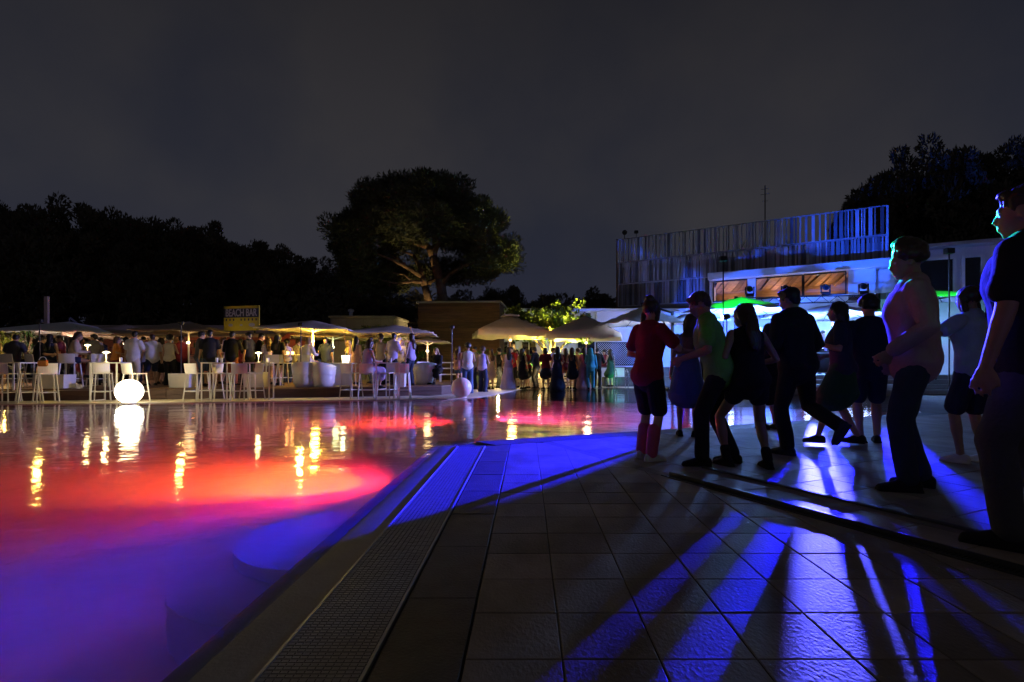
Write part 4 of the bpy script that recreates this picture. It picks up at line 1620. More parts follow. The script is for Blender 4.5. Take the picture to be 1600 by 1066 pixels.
# flood lamps on posts, added to brighten the pool edge and cream parasol
for lb, u, y, pw, c in (('left added flood lamp on a deck post shining on the stools', 62, 15.9, 420, (1.0, 0.64, 0.12)), ('added flood lamp on a deck post by the middle stools', 283, 16.6, 190, (1.0, 0.66, 0.15)),
                        ('added flood lamp on a deck post by the bright yellow parasol', 470, 17.1, 420, (1.0, 0.64, 0.12)), ('added flood lamp on a deck post turned to the timber cabin', 706, 18.4, 260, (1.0, 0.56, 0.16))):
    t = thing('fill_flood', lb, 'flood lamp', (X(u, y), y, DZ - 0.01), 0, 'added flood lamps on the deck')
    b = bmesh.new()
    bar(b, (0, 0, 0), (0, 0, 1.95), 0.016, n=10)
    lathe(b, [(0.09, 0), (0.09, 0.015), (0.02, 0.02)], 14)
    bm_obj('post', b, M['dark_metal'], t)
    b = bmesh.new()
    box(b, (0, 0, 2.0), (0.16, 0.09, 0.11), bevel=0.012)
    bm_obj('head', b, M['dark_metal'], t)
    tg = (0.1, -3.0, -0.2) if u < 700 else (X(800, 24.5) - X(u, y), 24.5 - y, 2.4)
    off = Vector(tg) - Vector((0, 0, 2.0))
    lamp('fill_flood_light', 'SPOT', Vector((0, 0, 2.0)) + off.normalized() * 0.11, pw * (0.36 if u < 700 else 0.8), c, 0.07, tg, 112 if u < 700 else 60, 0.9, parent=t)

# ------------------------------------------------------------------ bar stools, high tables, lamps


def make_stool():
    t = thing('bar_stool', 'white bar stool', 'bar stool')
    m = M['white_plastic']
    b = bmesh.new()
    box(b, (0, 0, 0.745), (0.40, 0.40, 0.03), bevel=0.008)
    bm_obj('seat', b, m, t)
    b = bmesh.new()
    # low shell back, slightly curved and leaning
    n = 8
    fr, bk = [], []
    for i in range(n + 1):
        x = -0.20 + 0.40 * i / n
        c = 0.035 * (1 - (x / 0.2) ** 2)
        fr.append([b.verts.new((x, -0.185 - c, 0.76)), b.verts.new((x, -0.225 - c, 1.02))])
        bk.append([b.verts.new((x, -0.205 - c, 0.76)), b.verts.new((x, -0.243 - c, 1.02))])
    for i in range(n):
        b.faces.new((fr[i][0], fr[i + 1][0], fr[i + 1][1], fr[i][1]))
        b.faces.new((bk[i][0], bk[i][1], bk[i + 1][1], bk[i + 1][0]))
        b.faces.new((fr[i][1], fr[i + 1][1], bk[i + 1][1], bk[i][1]))
        b.faces.new((fr[i][0], bk[i][0], bk[i + 1][0], fr[i + 1][0]))
    for i in (0, n):
        b.faces.new((fr[i][0], fr[i][1], bk[i][1], bk[i][0]))
    bm_obj('backrest', b, m, t)
    for sx in (-1, 1):
        for sy in (-1, 1):
            b = bmesh.new()
            sqbar(b, (sx * 0.175, sy * 0.175, 0.735), (sx * 0.225, sy * 0.245, 0.0), 0.028)
            bm_obj('leg', b, m, t)
    b = bmesh.new()
    for a, c in (((-0.208, 0.222, 0.25), (0.208, 0.222, 0.25)), ((-0.208, -0.222, 0.25), (0.208, -0.222, 0.25)), ((-0.208, -0.22, 0.262), (-0.208, 0.22, 0.262)), ((0.208, -0.22, 0.262), (0.208, 0.22, 0.262))):
        sqbar(b, a, c, 0.020)
    bm_obj('footrest', b, m, t)
    return t


def make_table():
    t = thing('high_table', 'white high table', 'table')
    m = M['white_plastic']
    b = bmesh.new()
    box(b, (0, 0, 1.035), (0.68, 0.68, 0.03), bevel=0.006)
    bm_obj('tabletop', b, m, t)
    for sx in (-1, 1):
        for sy in (-1, 1):
            b = bmesh.new()
            sqbar(b, (sx * 0.315, sy * 0.315, 1.02), (sx * 0.315, sy * 0.315, 0), 0.032)
            bm_obj('leg', b, m, t)
    b = bmesh.new()
    for s in (-1, 1):
        sqbar(b, (s * 0.315, -0.30, 0.02), (s * 0.315, 0.30, 0.02), 0.026)
    bm_obj('stretcher', b, m, t)
    return t


def make_lamp():
    t = thing('table_lamp', 'cordless lamp', 'lamp')
    b = bmesh.new()
    lathe(b, [(0.055, 0), (0.055, 0.012), (0.012, 0.022), (0.010, 0.24)], 16)
    bm_obj('stem', b, M['white_plastic'], t)
    b = bmesh.new()
    lathe(b, [(0.018, 0.24), (0.088, 0.262), (0.086, 0.275), (0.03, 0.30), (0.008, 0.305)], 20)
    bm_obj('shade', b, M['bulb_soft'], t)
    return t


def put(proto, first, label, x, y, z=0.0, rz=0.0, group=None):
    o = proto if first else copy_tree(proto)
    o.location = (x, y, z)
    o.rotation_euler = (0, 0, rz)
    o['label'] = label
    if group:
        o['group'] = group
    return o


stool = make_stool()
ST = [  # u, y, z, rotation (0 faces away from the viewer), label
    (8, 13.95, 0, 0.2, 'white bar stool at the pool edge cut by the picture border'),
    (46, 14.0, 0, -0.7, 'white bar stool seen from behind beside the yellow handbag'),
    (72, 14.1, 0, 0.9, 'white bar stool on the pool edge under the navy dressed woman'),
    (160, 14.6, 0, 0.5, 'white bar stool drawn up to the lamp table left of the glowing globe'),
    (211, 14.35, 0, -0.35, 'white bar stool with brightly lit back behind the glowing globe'),
    (308, 14.8, 0, -0.25, 'white bar stool left of the first frame table by the parasol pole'),
    (330, 15.2, 0, 1.5, 'white bar stool tucked under the left side of the middle high table'),
    (348, 14.75, 0, -1.2, 'white bar stool turned sideways between the two middle high tables'),
    (376, 14.85, 0, 0.35, 'white bar stool with the brightest back left of the lamp'),
    (394, 15.0, 0, 2.6, 'white bar stool in front of the right lamp table'),
    (549, 15.55, 0, -0.5, 'white bar stool left of the seated woman in lavender'),
    (572, 15.5, 0, 0.3, 'white bar stool that the woman in lavender sits on'),
    (606, 15.7, 0, 2.8, 'white bar stool behind the right hand frame table'),
    (629, 15.55, 0, 0.15, 'blue tinged white bar stool nearest the white globe'),
    (110, 16.2, DZ, 0.3, 'bar stool on the deck under the woman in a beige blouse'),
    (152, 16.6, DZ, 0.9, 'empty bar stool on the deck right of the woman in beige'),
    (426, 17.6, DZ, 0.4, 'white bar stool on the deck behind the right lamp table'),
    (446, 17.8, DZ, -0.6, 'white bar stool on the deck beside the candle table'),
    (478, 17.9, DZ, 0.1, 'white bar stool on the deck under the blond woman'),
    (20, 16.6, DZ, 0.0, 'bar stool on the deck under the dark figure at the border'),
    (58, 16.9, DZ, -0.3, 'bar stool on the deck under the dark man beside the plants'),
]
for i, (u, y, z, r_, lb) in enumerate(ST):
    put(stool, i == 0, lb, X(u, y), y, z, r_, 'white bar stools along the pool')
tb = make_table()
TB = [(26, 14.6, 0, 'white high frame table at the left border'), (173, 14.5, 0, 'white high frame table with a lit lamp left of the globe'), (341, 14.95, 0, 'white high frame table between the middle stools, without a lamp'),
      (405, 15.1, 0, 'white high frame table with a lit lamp right of the middle stools'), (605, 15.3, 0, 'white high frame table before the woman in lavender'),
      (128, 17.2, DZ, 'high table on the deck beside the woman in beige'), (455, 18.6, DZ, 'high table on the deck with two orange candles')]
tops = {}
for i, (u, y, z, lb) in enumerate(TB):
    put(tb, i == 0, lb, X(u, y), y, z, 0.12 + 0.05 * i, 'white high tables')
lp = make_lamp()
LP = [(166, 14.4, 1.05, 'small lit mushroom lamp on the table left of the glowing globe'), (404, 15.05, 1.05, 'small lit mushroom lamp on the table right of the middle stools'),
      (137, 17.1, 1.05 + DZ, 'small yellow lamp on the deck table beside the woman in beige')]
for i, (u, y, z, lb) in enumerate(LP):
    put(lp, i == 0, lb, X(u, y), y, z, 0, 'cordless table lamps')
    lamp('lamp_light', 'POINT', (X(u, y), y - 0.05, z + 0.20), 7, (1.0, 0.72, 0.28), 0.04)
# candles
cn = thing('candle_glass', 'glass', 'candle')
b = bmesh.new()
lathe(b, [(0.04, 0), (0.045, 0.10), (0.04, 0.10), (0.034, 0.02)], 12)
bm_obj('glass', b, M['candle'], cn)
CN = [(449.5, 18.5, 1.05 + DZ, 'left of the two orange candles on the deck table'), (457.5, 18.6, 1.05 + DZ, 'right of the two orange candles on the deck table')]
for i, (u, y, z, lb) in enumerate(CN):
    put(cn, i == 0, lb, X(u, y), y, z, 0, 'candles')
    lamp('candle_light', 'POINT', (X(u, y), y - 0.06, z + 0.16), 1.5, (1.0, 0.45, 0.12), 0.03)
# drinks on the tables
gls = bmesh.new()
lathe(gls, [(0.032, 0), (0.036, 0.13), (0.033, 0.13), (0.029, 0.01)], 12)
g0 = None
for k, (u, y, z, dx, dy, lb) in enumerate(((173, 14.5, 1.05, 0.2, 0.1, 'empty drinking glass on the lamp table left of the globe'), (341, 14.95, 1.05, -0.1, 0.1, 'left drinking glass on the table without a lamp'), (341, 14.95, 1.05, 0.15, -0.1, 'right drinking glass on the table without a lamp'),
                                       (405, 15.1, 1.05, 0.2, 0.1, 'drinking glass beside the lamp right of the middle stools'), (605, 15.3, 1.05, 0.1, 0.0, 'drinking glass on the table before the woman in lavender'))):
    if g0 is None:
        g0 = bm_obj('drinking_glass', gls, M['globe'])
        o = g0
    else:
        o = link('drinking_glass', g0.data)
    o.location = (X(u, y) + dx, y + dy, z)
    tag(o, lb, 'glass', 'drinking glasses')

# globes at the pool edge
b = bmesh.new()
sph(b, (0, 0, 0.30), 0.305, 40)
gl = thing('light_globe', 'large white globe lamp glowing brightly at the edge of the pool', 'globe lamp', (X(202, 13.55), 13.55, 0.0), 0, 'globe lamps')
bm_obj('globe', b, M['globe_lit'], gl, smooth=True)
b = bmesh.new()
lathe(b, [(0.16, -0.005), (0.16, 0.02), (0.12, 0.03)], 24)
bm_obj('base', b, M['white_plastic'], gl)
lamp('globe_light', 'POINT', (0, 0, 0.8), 40, (1.0, 0.80, 0.40), 0.2, parent=gl)
b = bmesh.new()
sph(b, (0, 0, 0.30), 0.305, 40)
gl = thing('light_globe', 'large white globe lamp that is switched off beside the deck corner', 'globe lamp', (X(721, 15.9), 15.9, 0.0), 0, 'globe lamps')
bm_obj('globe', b, M['globe'], gl, smooth=True)
b = bmesh.new()
lathe(b, [(0.16, -0.005), (0.16, 0.02), (0.12, 0.03)], 24)
bm_obj('base', b, M['white_plastic'], gl)

# white planters on the deck edge


def planter(label, u, y, z, w_, h_, d_=0.5, rz=0.1):
    t = thing('planter', label, 'planter', (X(u, y), y, z), rz, 'white planters')
    b = bmesh.new()
    r = bmesh.ops.create_cube(b, size=1)
    bmesh.ops.transform(b, matrix=Matrix.Translation((0, 0, h_ / 2)) @ Matrix.Diagonal((w_, d_, h_, 1)), verts=r['verts'])
    for v in b.verts:
        if v.co.z < 0.01:
            v.co.x *= 0.93
            v.co.y *= 0.93
    b.faces.ensure_lookup_table()
    topf = max(b.faces, key=lambda f: f.calc_center_median().z)
    bmesh.ops.inset_region(b, faces=[topf], thickness=0.03)
    bmesh.ops.translate(b, verts=topf.verts[:], vec=(0, 0, -0.06))
    bm_obj('tub', b, M['white_plastic'], t)
    b = bmesh.new()
    box(b, (0, 0, h_ - 0.055), (w_ - 0.07, d_ - 0.07, 0.03))
    bm_obj('lid', b, M['white_plastic'], t)
    return t


planter('white rectangular planter on the deck edge left of the parasol pole', 286, 16.2, DZ, 0.60, 0.42)
planter('bright white square planter on the deck behind the right lamp table', 400, 16.6, DZ, 0.60, 0.46)
planter('pale planter on the deck behind the left stools', 92, 15.6, DZ, 0.62, 0.40)
planter('white planter lit from inside under the blue tinged stool', 625, 16.6, DZ, 0.34, 0.44)

# white armchairs, buffet table, bucket


def armchair(label, u, y, z, rz):
    t = thing('armchair', label, 'armchair', (X(u, y), y, z), rz, 'white armchairs on the deck')
    b = bmesh.new()
    lathe(b, [(0.30, 0.0), (0.37, 0.12), (0.39, 0.36), (0.36, 0.40)], 24)
    bm_obj('seat', b, M['white_plastic'], t, smooth=True)
    b = bmesh.new()
    n = 22
    ins, out = [], []
    for i in range(n + 1):
        a = R(-200 + 220 * i / n)
        hgt = 0.62 + 0.16 * math.sin(math.pi * i / n)
        ins.append([b.verts.new((0.34 * math.cos(a), 0.34 * math.sin(a), 0.36)), b.verts.new((0.37 * math.cos(a), 0.37 * math.sin(a), hgt))])
        out.append([b.verts.new((0.40 * math.cos(a), 0.40 * math.sin(a), 0.36)), b.verts.new((0.43 * math.cos(a), 0.43 * math.sin(a), hgt))])
    for i in range(n):
        b.faces.new((ins[i][0], ins[i][1], ins[i + 1][1], ins[i + 1][0]))
        b.faces.new((out[i][0], out[i + 1][0], out[i + 1][1], out[i][1]))
        b.faces.new((ins[i][1], out[i][1], out[i + 1][1], ins[i + 1][1]))
    bm_obj('backrest', b, M['white_plastic'], t, smooth=True)
    b = bmesh.new()
    lathe(b, [(0.31, 0.40), (0.33, 0.44), (0.30, 0.49)], 24)
    bm_obj('cushion', b, M['canvas_white'], t, smooth=True)
    return t


armchair('round white armchair left of the parasol pole on the deck', 478, 16.9, DZ, 0.2)
armchair('round white armchair right of the bright parasol pole on the deck', 505, 17.0, DZ, -0.3)
armchair('round white armchair on the deck before the small flat parasol', 664, 19.0, DZ, 0.4)
bt = thing('buffet_table', 'long white buffet table with a cloth front on the deck', 'table', (X(530, 17.3), 17.3, DZ), 0.05)
b = bmesh.new()
box(b, (0, 0, 0.735), (1.0, 0.62, 0.03), bevel=0.006)
bm_obj('tabletop', b, M['white_plastic'], bt)
b = bmesh.new()
for k in range(14):
    box(b, (-0.46 + k * 0.0705, -0.285 + 0.010 * (k % 2), 0.37), (0.0725, 0.02, 0.70))
bm_obj('cloth_front', b, M['canvas_white'], bt)
for sx in (-1, 1):
    for sy in (-1, 1):
        b = bmesh.new()
        sqbar(b, (sx * 0.46, sy * 0.25, 0), (sx * 0.46, sy * 0.25, 0.72), 0.03)
        bm_obj('leg', b, M['white_plastic'], bt)
ib = thing('ice_bucket', 'glowing white ice bucket standing on the buffet table', 'bucket', (X(540, 17.2), 17.2, DZ + 0.75), 0)
b = bmesh.new()
lathe(b, [(0.10, 0), (0.13, 0.24), (0.12, 0.24), (0.095, 0.02)], 20)
bm_obj('bucket', b, M['bulb_soft'], ib, smooth=True)
b = bmesh.new()
lathe(b, [(0.035, 0.05), (0.037, 0.24), (0.014, 0.30), (0.014, 0.36)], 10, (0.03, 0, 0))
bm_obj('bottle', b, M['bottle'], ib)
lamp('bucket_light', 'POINT', (0, -0.25, 0.35), 5, (1.0, 0.95, 0.5), 0.08, parent=ib)
# handbag hanging on the stool
hb = thing('handbag', 'small yellow and white handbag hanging on the stool back', 'handbag', (X(78, 14.15), 14.15, 0.98), 0.3)
b = bmesh.new()
box(b, (0, -0.33, 0.04), (0.22, 0.08, 0.16), bevel=0.03)
bm_obj('bag', b, CLOTH['orange'], hb)
b = bmesh.new()
for k in range(10):
    a0, a1 = math.pi * k / 10, math.pi * (k + 1) / 10
    bar(b, (0.08 * math.cos(a0), -0.33, 0.11 + 0.10 * math.sin(a0)), (0.08 * math.cos(a1), -0.33, 0.11 + 0.10 * math.sin(a1)), 0.008, n=6)
bm_obj('strap', b, CLOTH['white'], hb)

# white railing behind the deck corner
rl = thing('railing', 'low white railing behind the seated woman in black', 'railing', (0, 0, 0))
p0, p1 = Vector((X(652, 21.2), 21.2)), Vector((X(722, 22.6), 22.6))
for k in range(5):
    b = bmesh.new()
    p = p0.lerp(p1, k / 4)
    sqbar(b, (p.x, p.y, DZ), (p.x, p.y, DZ + 0.80), 0.07)
    bm_obj('post', b, M['white_plastic'], rl)
for zz in (0.30, 0.55, 0.79):
    b = bmesh.new()
    sqbar(b, (*(p0 + Vector((0, -0.05))), DZ + zz), (*(p1 + Vector((0, -0.05))), DZ + zz), 0.05)
    bm_obj('rail', b, M['white_plastic'], rl)

# pallet benches and lanterns right of the deck


def pallet(label, u, y, rz, w_=1.25, back=True):
    t = thing('pallet_bench', label, 'bench', (X(u, y), y, 0.0), rz, 'pallet benches by the far pool edge')
    for k in range(5):
        b = bmesh.new()
        box(b, (0, -0.28 + k * 0.14, 0.40), (w_, 0.115, 0.03), bevel=0.004)
        bm_obj('slat', b, M['coping'], t)
    for zz in (0.12, 0.28):
        b = bmesh.new()
        box(b, (0, -0.34, zz), (w_, 0.03, 0.10), bevel=0.004)
        bm_obj('board', b, M['coping'], t)
    for sx in (-1, 0, 1):
        b = bmesh.new()
        box(b, (sx * (w_ / 2 - 0.06), 0, 0.19), (0.10, 0.64, 0.37))
        bm_obj('leg', b, M['coping'], t)
    if back:
        for zz in (0.55, 0.72, 0.88):
            b = bmesh.new()
            box(b, (0, 0.33, zz), (w_, 0.03, 0.11), bevel=0.004)
            bm_obj('back_board', b, M['coping'], t)
        for sx in (-1, 1):
            b = bmesh.new()
            box(b, (sx * (w_ / 2 - 0.06), 0.36, 0.46), (0.07, 0.03, 0.92))
            bm_obj('back_post', b, M['coping'], t)
    return t


pallet('bright lit pallet bench behind the woman in lavender and jeans', 775, 23.4, 0.25)
pallet('pallet bench in front of the ferns left of the tree trunk', 826, 23.8, 0.05)
pallet('pallet bench without a back below the lit tree', 846, 23.0, -0.1, 1.0, False)
pallet('pallet bench behind the women right of the tree', 898, 24.6, -0.15)
for k, (u, y, pw, c) in enumerate(((778, 22.6, 26, (1.0, 0.78, 0.35)), (843, 22.2, 14, (1.0, 0.72, 0.30)), (897, 23.4, 8, (1.0, 0.40, 0.15)))):
    lamp('bench_light', 'POINT', (X(u, y), y, 0.55), pw, c, 0.05)
ln = thing('lantern', 'lantern', 'lantern')
b = bmesh.new()
for sx in (-1, 1):
    for sy in (-1, 1):
        sqbar(b, (sx * 0.075, sy * 0.075, 0), (sx * 0.075, sy * 0.075, 0.26), 0.014)
box(b, (0, 0, 0.008), (0.18, 0.18, 0.016))
box(b, (0, 0, 0.265), (0.19, 0.19, 0.016))
bm_obj('frame', b, M['dark_metal'], ln)
b = bmesh.new()
lathe(b, [(0.05, 0.02), (0.055, 0.09), (0.05, 0.17), (0.02, 0.20)], 12)
bm_obj('candle', b, M['candle'], ln)
LNT = [(750, 20.6, 0.0, 'lit lantern on the floor beside the woman in jeans'), (861, 22.3, 0.0, 'lit lantern at the pool edge below the lit tree'), (843.5, 23.2, 0.43, 'lit lantern standing on the backless pallet bench')]
for i, (u, y, z, lb) in enumerate(LNT):
    put(ln, i == 0, lb, X(u, y), y, z, 0.3 * i, 'candle lanterns')
    lamp('lantern_light', 'POINT', (X(u, y), y - 0.16, z + 0.14), 4, (1.0, 0.55, 0.22), 0.05)

# green lit counter, pool ladder
cb = thing('side_counter', 'low counter washed in green light left of the dance floor', 'counter', (X(953, 25.1), 25.1, 0.0), -0.05)
b = bmesh.new()
box(b, (0, 0, 0.44), (1.3, 0.5, 0.86), bevel=0.01)
bm_obj('front', b, M['white_wall'], cb)
b = bmesh.new()
box(b, (0, 0, 0.895), (1.4, 0.6, 0.05), bevel=0.01)
bm_obj('top', b, M['dark_tile'], cb)
lamp('counter_light', 'SPOT', (0.2, -1.6, 0.25), 40, (0.02, 1.0, 0.35), 0.05, (0, 0, 0.55), 60, 0.8, parent=cb)
pl_ = thing('pool_ladder', 'stainless steel pool ladder rail at the far pool edge', 'ladder', (X(971, 23.0), 23.0, 0))
for s in (-1, 1):
    b = bmesh.new()
    pts = [Vector((s * 0.24, 0.35, 0)), Vector((s * 0.24, 0.35, 0.55))] + [Vector((s * 0.24, 0.35 - 0.3 * (1 - math.cos(a)), 0.55 + 0.25 * math.sin(a))) for a in np.linspace(0.2, math.pi, 8)] + [Vector((s * 0.24, -0.25, -0.7))]
    for p, q in zip(pts, pts[1:]):
        bar(b, p, q, 0.021, n=10)
    bm_obj('handrail', b, M['steel'], pl_)
for zz in (-0.25, -0.5):
    b = bmesh.new()
    box(b, (0, -0.25, zz), (0.46, 0.07, 0.025))
    bm_obj('tread', b, M['steel'], pl_)

# ------------------------------------------------------------------ stage: parasols, booth, lights
CW = (0.20, 0.40, 1.0)
GRN = (0.0, 1.0, 0.06)
parasol('white parasol whose near corner is lit bright green by a laser', X(1158, 21.5), 21.5, TZ, Z(487, 21.5), Z(464, 21.5), 1.75, M['canvas_white'], rz=0.55, polem=M['dark_metal'], light=(1800, CW))
parasol('white parasol glowing over the stage behind the dancers', X(1300, 22.2), 22.2, TZ, Z(494, 22.2), Z(476, 22.2), 2.0, M['canvas_white'], rz=0.4, polem=M['dark_metal'], light=(2300, CW))
parasol('small green lit parasol right of the tall dancer', X(1462, 18.6), 18.6, 0.1, Z(468, 18.6), Z(455, 18.6), 1.15, M['canvas_white'], rz=0.75, polem=M['dark_metal'])
parasol('white parasol lit from below left of the green one', X(1078, 24.5), 24.5, TZ - 0.02, Z(503, 24.5), Z(489, 24.5), 1.3, M['canvas_white'], rz=0.15, polem=M['white_plastic'], light=(60, (0.75, 0.85, 1.0)))
tr = thing('lighting_truss', 'dark lighting truss on two posts above the stage', 'truss', (0, 0, TZ))
ta, tbb = Vector((X(1150, 23.6), 23.6)), Vector((X(1372, 22.6), 22.6))
b = bmesh.new()
for dz_ in (0, 0.28):
    bar(b, (*ta, 3.05 + dz_), (*tbb, 3.05 + dz_), 0.024, n=8)
for k in range(18):
    p, q = ta.lerp(tbb, k / 18), ta.lerp(tbb, (k + 1) / 18)
    bar(b, (*p, 3.05 + (0.28 if k % 2 else 0)), (*q, 3.05 + (0 if k % 2 else 0.28)), 0.012, n=6)
bm_obj('girder', b, M['dark_metal'], tr)
for p in (ta, tbb):
    b = bmesh.new()
    sqbar(b, (*p, 0), (*p, 3.4), 0.12)
    box(b, (p.x, p.y, 0.03), (0.6, 0.6, 0.06))
    bm_obj('post', b, M['dark_metal'], tr)
mh = thing('moving_head', 'moving head', 'stage light')
b = bmesh.new()
box(b, (0, 0, 0.06), (0.34, 0.30, 0.12), bevel=0.015)
bm_obj('base', b, M['dark_metal'], mh)
b = bmesh.new()
for s in (-1, 1):
    box(b, (s * 0.17, 0, 0.28), (0.05, 0.14, 0.34), bevel=0.01)
box(b, (0, 0, 0.135), (0.36, 0.16, 0.035))
bm_obj('yoke', b, M['dark_metal'], mh)
b = bmesh.new()
lathe(b, [(0.09, -0.16), (0.125, -0.12), (0.125, 0.12), (0.11, 0.17)], 18)
bmesh.ops.transform(b, matrix=Matrix.Translation((0, 0, 0.36)) @ Matrix.Rotation(R(105), 4, 'X'), verts=b.verts)
hd = bm_obj('head', b, M['dark_metal'], mh, smooth=False)
b = bmesh.new()
lathe(b, [(0.085, 0.172), (0.085, 0.178)], 18)
bmesh.ops.transform(b, matrix=Matrix.Translation((0, 0, 0.36)) @ Matrix.Rotation(R(105), 4, 'X'), verts=b.verts)
bm_obj('lens', b, M['glass'], hd)
heads = []
for i, (t_, lb) in enumerate(((0.10, 'leftmost moving head stage light standing on the truss'), (0.36, 'moving head stage light on the truss before the wide lit window'), (0.64, 'moving head stage light silhouetted on the truss at the window end'), (0.90, 'rightmost moving head stage light standing on the truss'))):
    p = ta.lerp(tbb, t_)
    put(mh, i == 0, lb, p.x, p.y, TZ + 3.36, -0.3, 'moving head stage lights')
    heads.append(p)
pr = thing('par_light', 'black can light hanging beneath the truss at its left end', 'stage light', (X(1190, 23.3), 23.3, TZ + 2.6), 0)
b = bmesh.new()
lathe(b, [(0.10, -0.18), (0.13, -0.10), (0.13, 0.18), (0.12, 0.2)], 18)
bm_obj('can', b, M['dark_metal'], pr)
b = bmesh.new()
for s in (-1, 1):
    sqbar(b, (s * 0.15, 0, 0), (s * 0.15, 0, 0.4), 0.02)
sqbar(b, (-0.15, 0, 0.4), (0.15, 0, 0.4), 0.02)
sqbar(b, (0, 0, 0.4), (0, 0, 0.46), 0.03)
bm_obj('yoke', b, M['dark_metal'], pr)

dj = thing('dj_booth', 'white fronted disc jockey booth standing on the stage', 'booth', (X(1305, 20.6), 20.6, TZ), 0.12)
b = bmesh.new()
box(b, (0, 0, 0.86), (2.6, 0.7, 0.05), bevel=0.01)
bm_obj('tabletop', b, M['dark_metal'], dj)
for k, x in enumerate((-0.87, 0.0, 0.87)):
    b = bmesh.new()
    box(b, (x, -0.30, 0.42), (0.80, 0.05, 0.76), bevel=0.01)
    bm_obj('front_panel', b, M['dark_metal'], dj)
    b = bmesh.new()
    for c_, s_ in (((x, -0.335, 0.80), (0.84, 0.025, 0.03)), ((x, -0.335, 0.06), (0.84, 0.025, 0.03)), ((x - 0.41, -0.333, 0.43), (0.025, 0.025, 0.72)), ((x + 0.41, -0.333, 0.43), (0.025, 0.025, 0.72))):
        box(b, c_, s_)
    bm_obj('panel_frame', b, M['white_plastic'], dj)
for k, (x, lb) in enumerate(((-0.8, 'left deck player on the booth top'), (0.75, 'right deck player on the booth top'), (0.0, 'mixing desk in the middle of the booth top'))):
    t = thing('mixer', lb, 'mixer', (X(1305, 20.6) + x, 20.6 + x * 0.12, TZ + 0.885), 0.12, 'disc jockey equipment')
    b = bmesh.new()
    box(b, (0, 0, 0.05), (0.42, 0.42, 0.10), bevel=0.01)
    bm_obj('case', b, M['dark_metal'], t)
    b = bmesh.new()
    lathe(b, [(0.13, 0.102), (0.13, 0.118), (0.02, 0.120)], 20)
    bm_obj('platter', b, M['alu'], t)
    b = bmesh.new()
    for q in range(5):
        sph(b, (-0.16 + q * 0.08, -0.17, 0.105), 0.014, 8)
    bm_obj('led', b, M['bulb_green'] if k else M['bulb_blue'], t)
# back bar with shelves, washed white
bk = thing('back_bar', 'white back bar shelves overlit by the stage lights', 'shelves', (X(1222, 23.2), 23.2, TZ), 0.1)
b = bmesh.new()
box(b, (0, 0.2, 1.0), (2.2, 0.06, 2.0))
bm_obj('back_panel', b, M['white_wall'], bk)
for zz in (0.5, 0.95, 1.4, 1.85):
    b = bmesh.new()
    box(b, (0, 0.0, zz), (2.2, 0.36, 0.04))
    bm_obj('shelf', b, M['white_plastic'], bk)
for s in (-1.1, 0, 1.1):
    b = bmesh.new()
    box(b, (s, 0.0, 1.0), (0.05, 0.36, 2.0))
    bm_obj('upright', b, M['white_plastic'], bk)
for k in range(18):
    o = link('bottle', bott.data)
    o.location = (X(1222, 23.2) - 0.95 + 0.11 * k + (0.1 if k > 8 else 0), 23.12 + 0.011 * k, TZ + (0.52, 0.97, 1.42)[k % 3])
    tag(o, 'dark bottle on the overlit white shelves of the stage', 'bottle', 'bottles on the stage shelves')
# loudspeakers flanking the stage
for u, y, lb in ((1258, 21.6, 'black loudspeaker on the stage left of the booth'), (1372, 21.0, 'black loudspeaker on the stage right of the booth')):
    t = thing('loudspeaker', lb, 'loudspeaker', (X(u, y), y, TZ), 0.1, 'stage loudspeakers')
    b = bmesh.new()
    box(b, (0, 0, 0.55), (0.55, 0.5, 1.1), bevel=0.02)
    bm_obj('cabinet', b, M['dark_metal'], t)
    for zz, r_ in ((0.32, 0.2), (0.82, 0.15)):
        b = bmesh.new()
        lathe(b, [(r_, 0), (r_ * 0.9, 0.015), (r_ * 0.3, -0.02 + 0.03)], 24)
        bmesh.ops.transform(b, matrix=Matrix.Translation((0, -0.252, zz)) @ Matrix.Rotation(R(90), 4, 'X'), verts=b.verts)
        bm_obj('cone', b, M['louvre_dark'], t)
# microphone stand
t = thing('microphone_stand', 'thin microphone stand at the front of the stage', 'stand', (X(1366, 19.4), 19.4, TZ), 0)
b = bmesh.new()
lathe(b, [(0.14, 0), (0.14, 0.02), (0.012, 0.03), (0.011, 1.25)], 16)
bm_obj('stand', b, M['steel'], t)
b = bmesh.new()
bar(b, (0, 0, 1.25), (-0.1, -0.12, 1.42), 0.014)
sph(b, (-0.11, -0.135, 1.44), 0.03, 10)
bm_obj('microphone', b, M['dark_metal'], t)

# ------------------------------------------------------------------ trees and plants


def rand_rot(n):
    v = rng.normal(size=(n, 3))
    v /= np.linalg.norm(v, axis=1)[:, None]
    w_ = rng.normal(size=(n, 3))
    w_ -= v * (w_ * v).sum(1)[:, None]
    w_ /= np.linalg.norm(w_, axis=1)[:, None]
    return v, w_


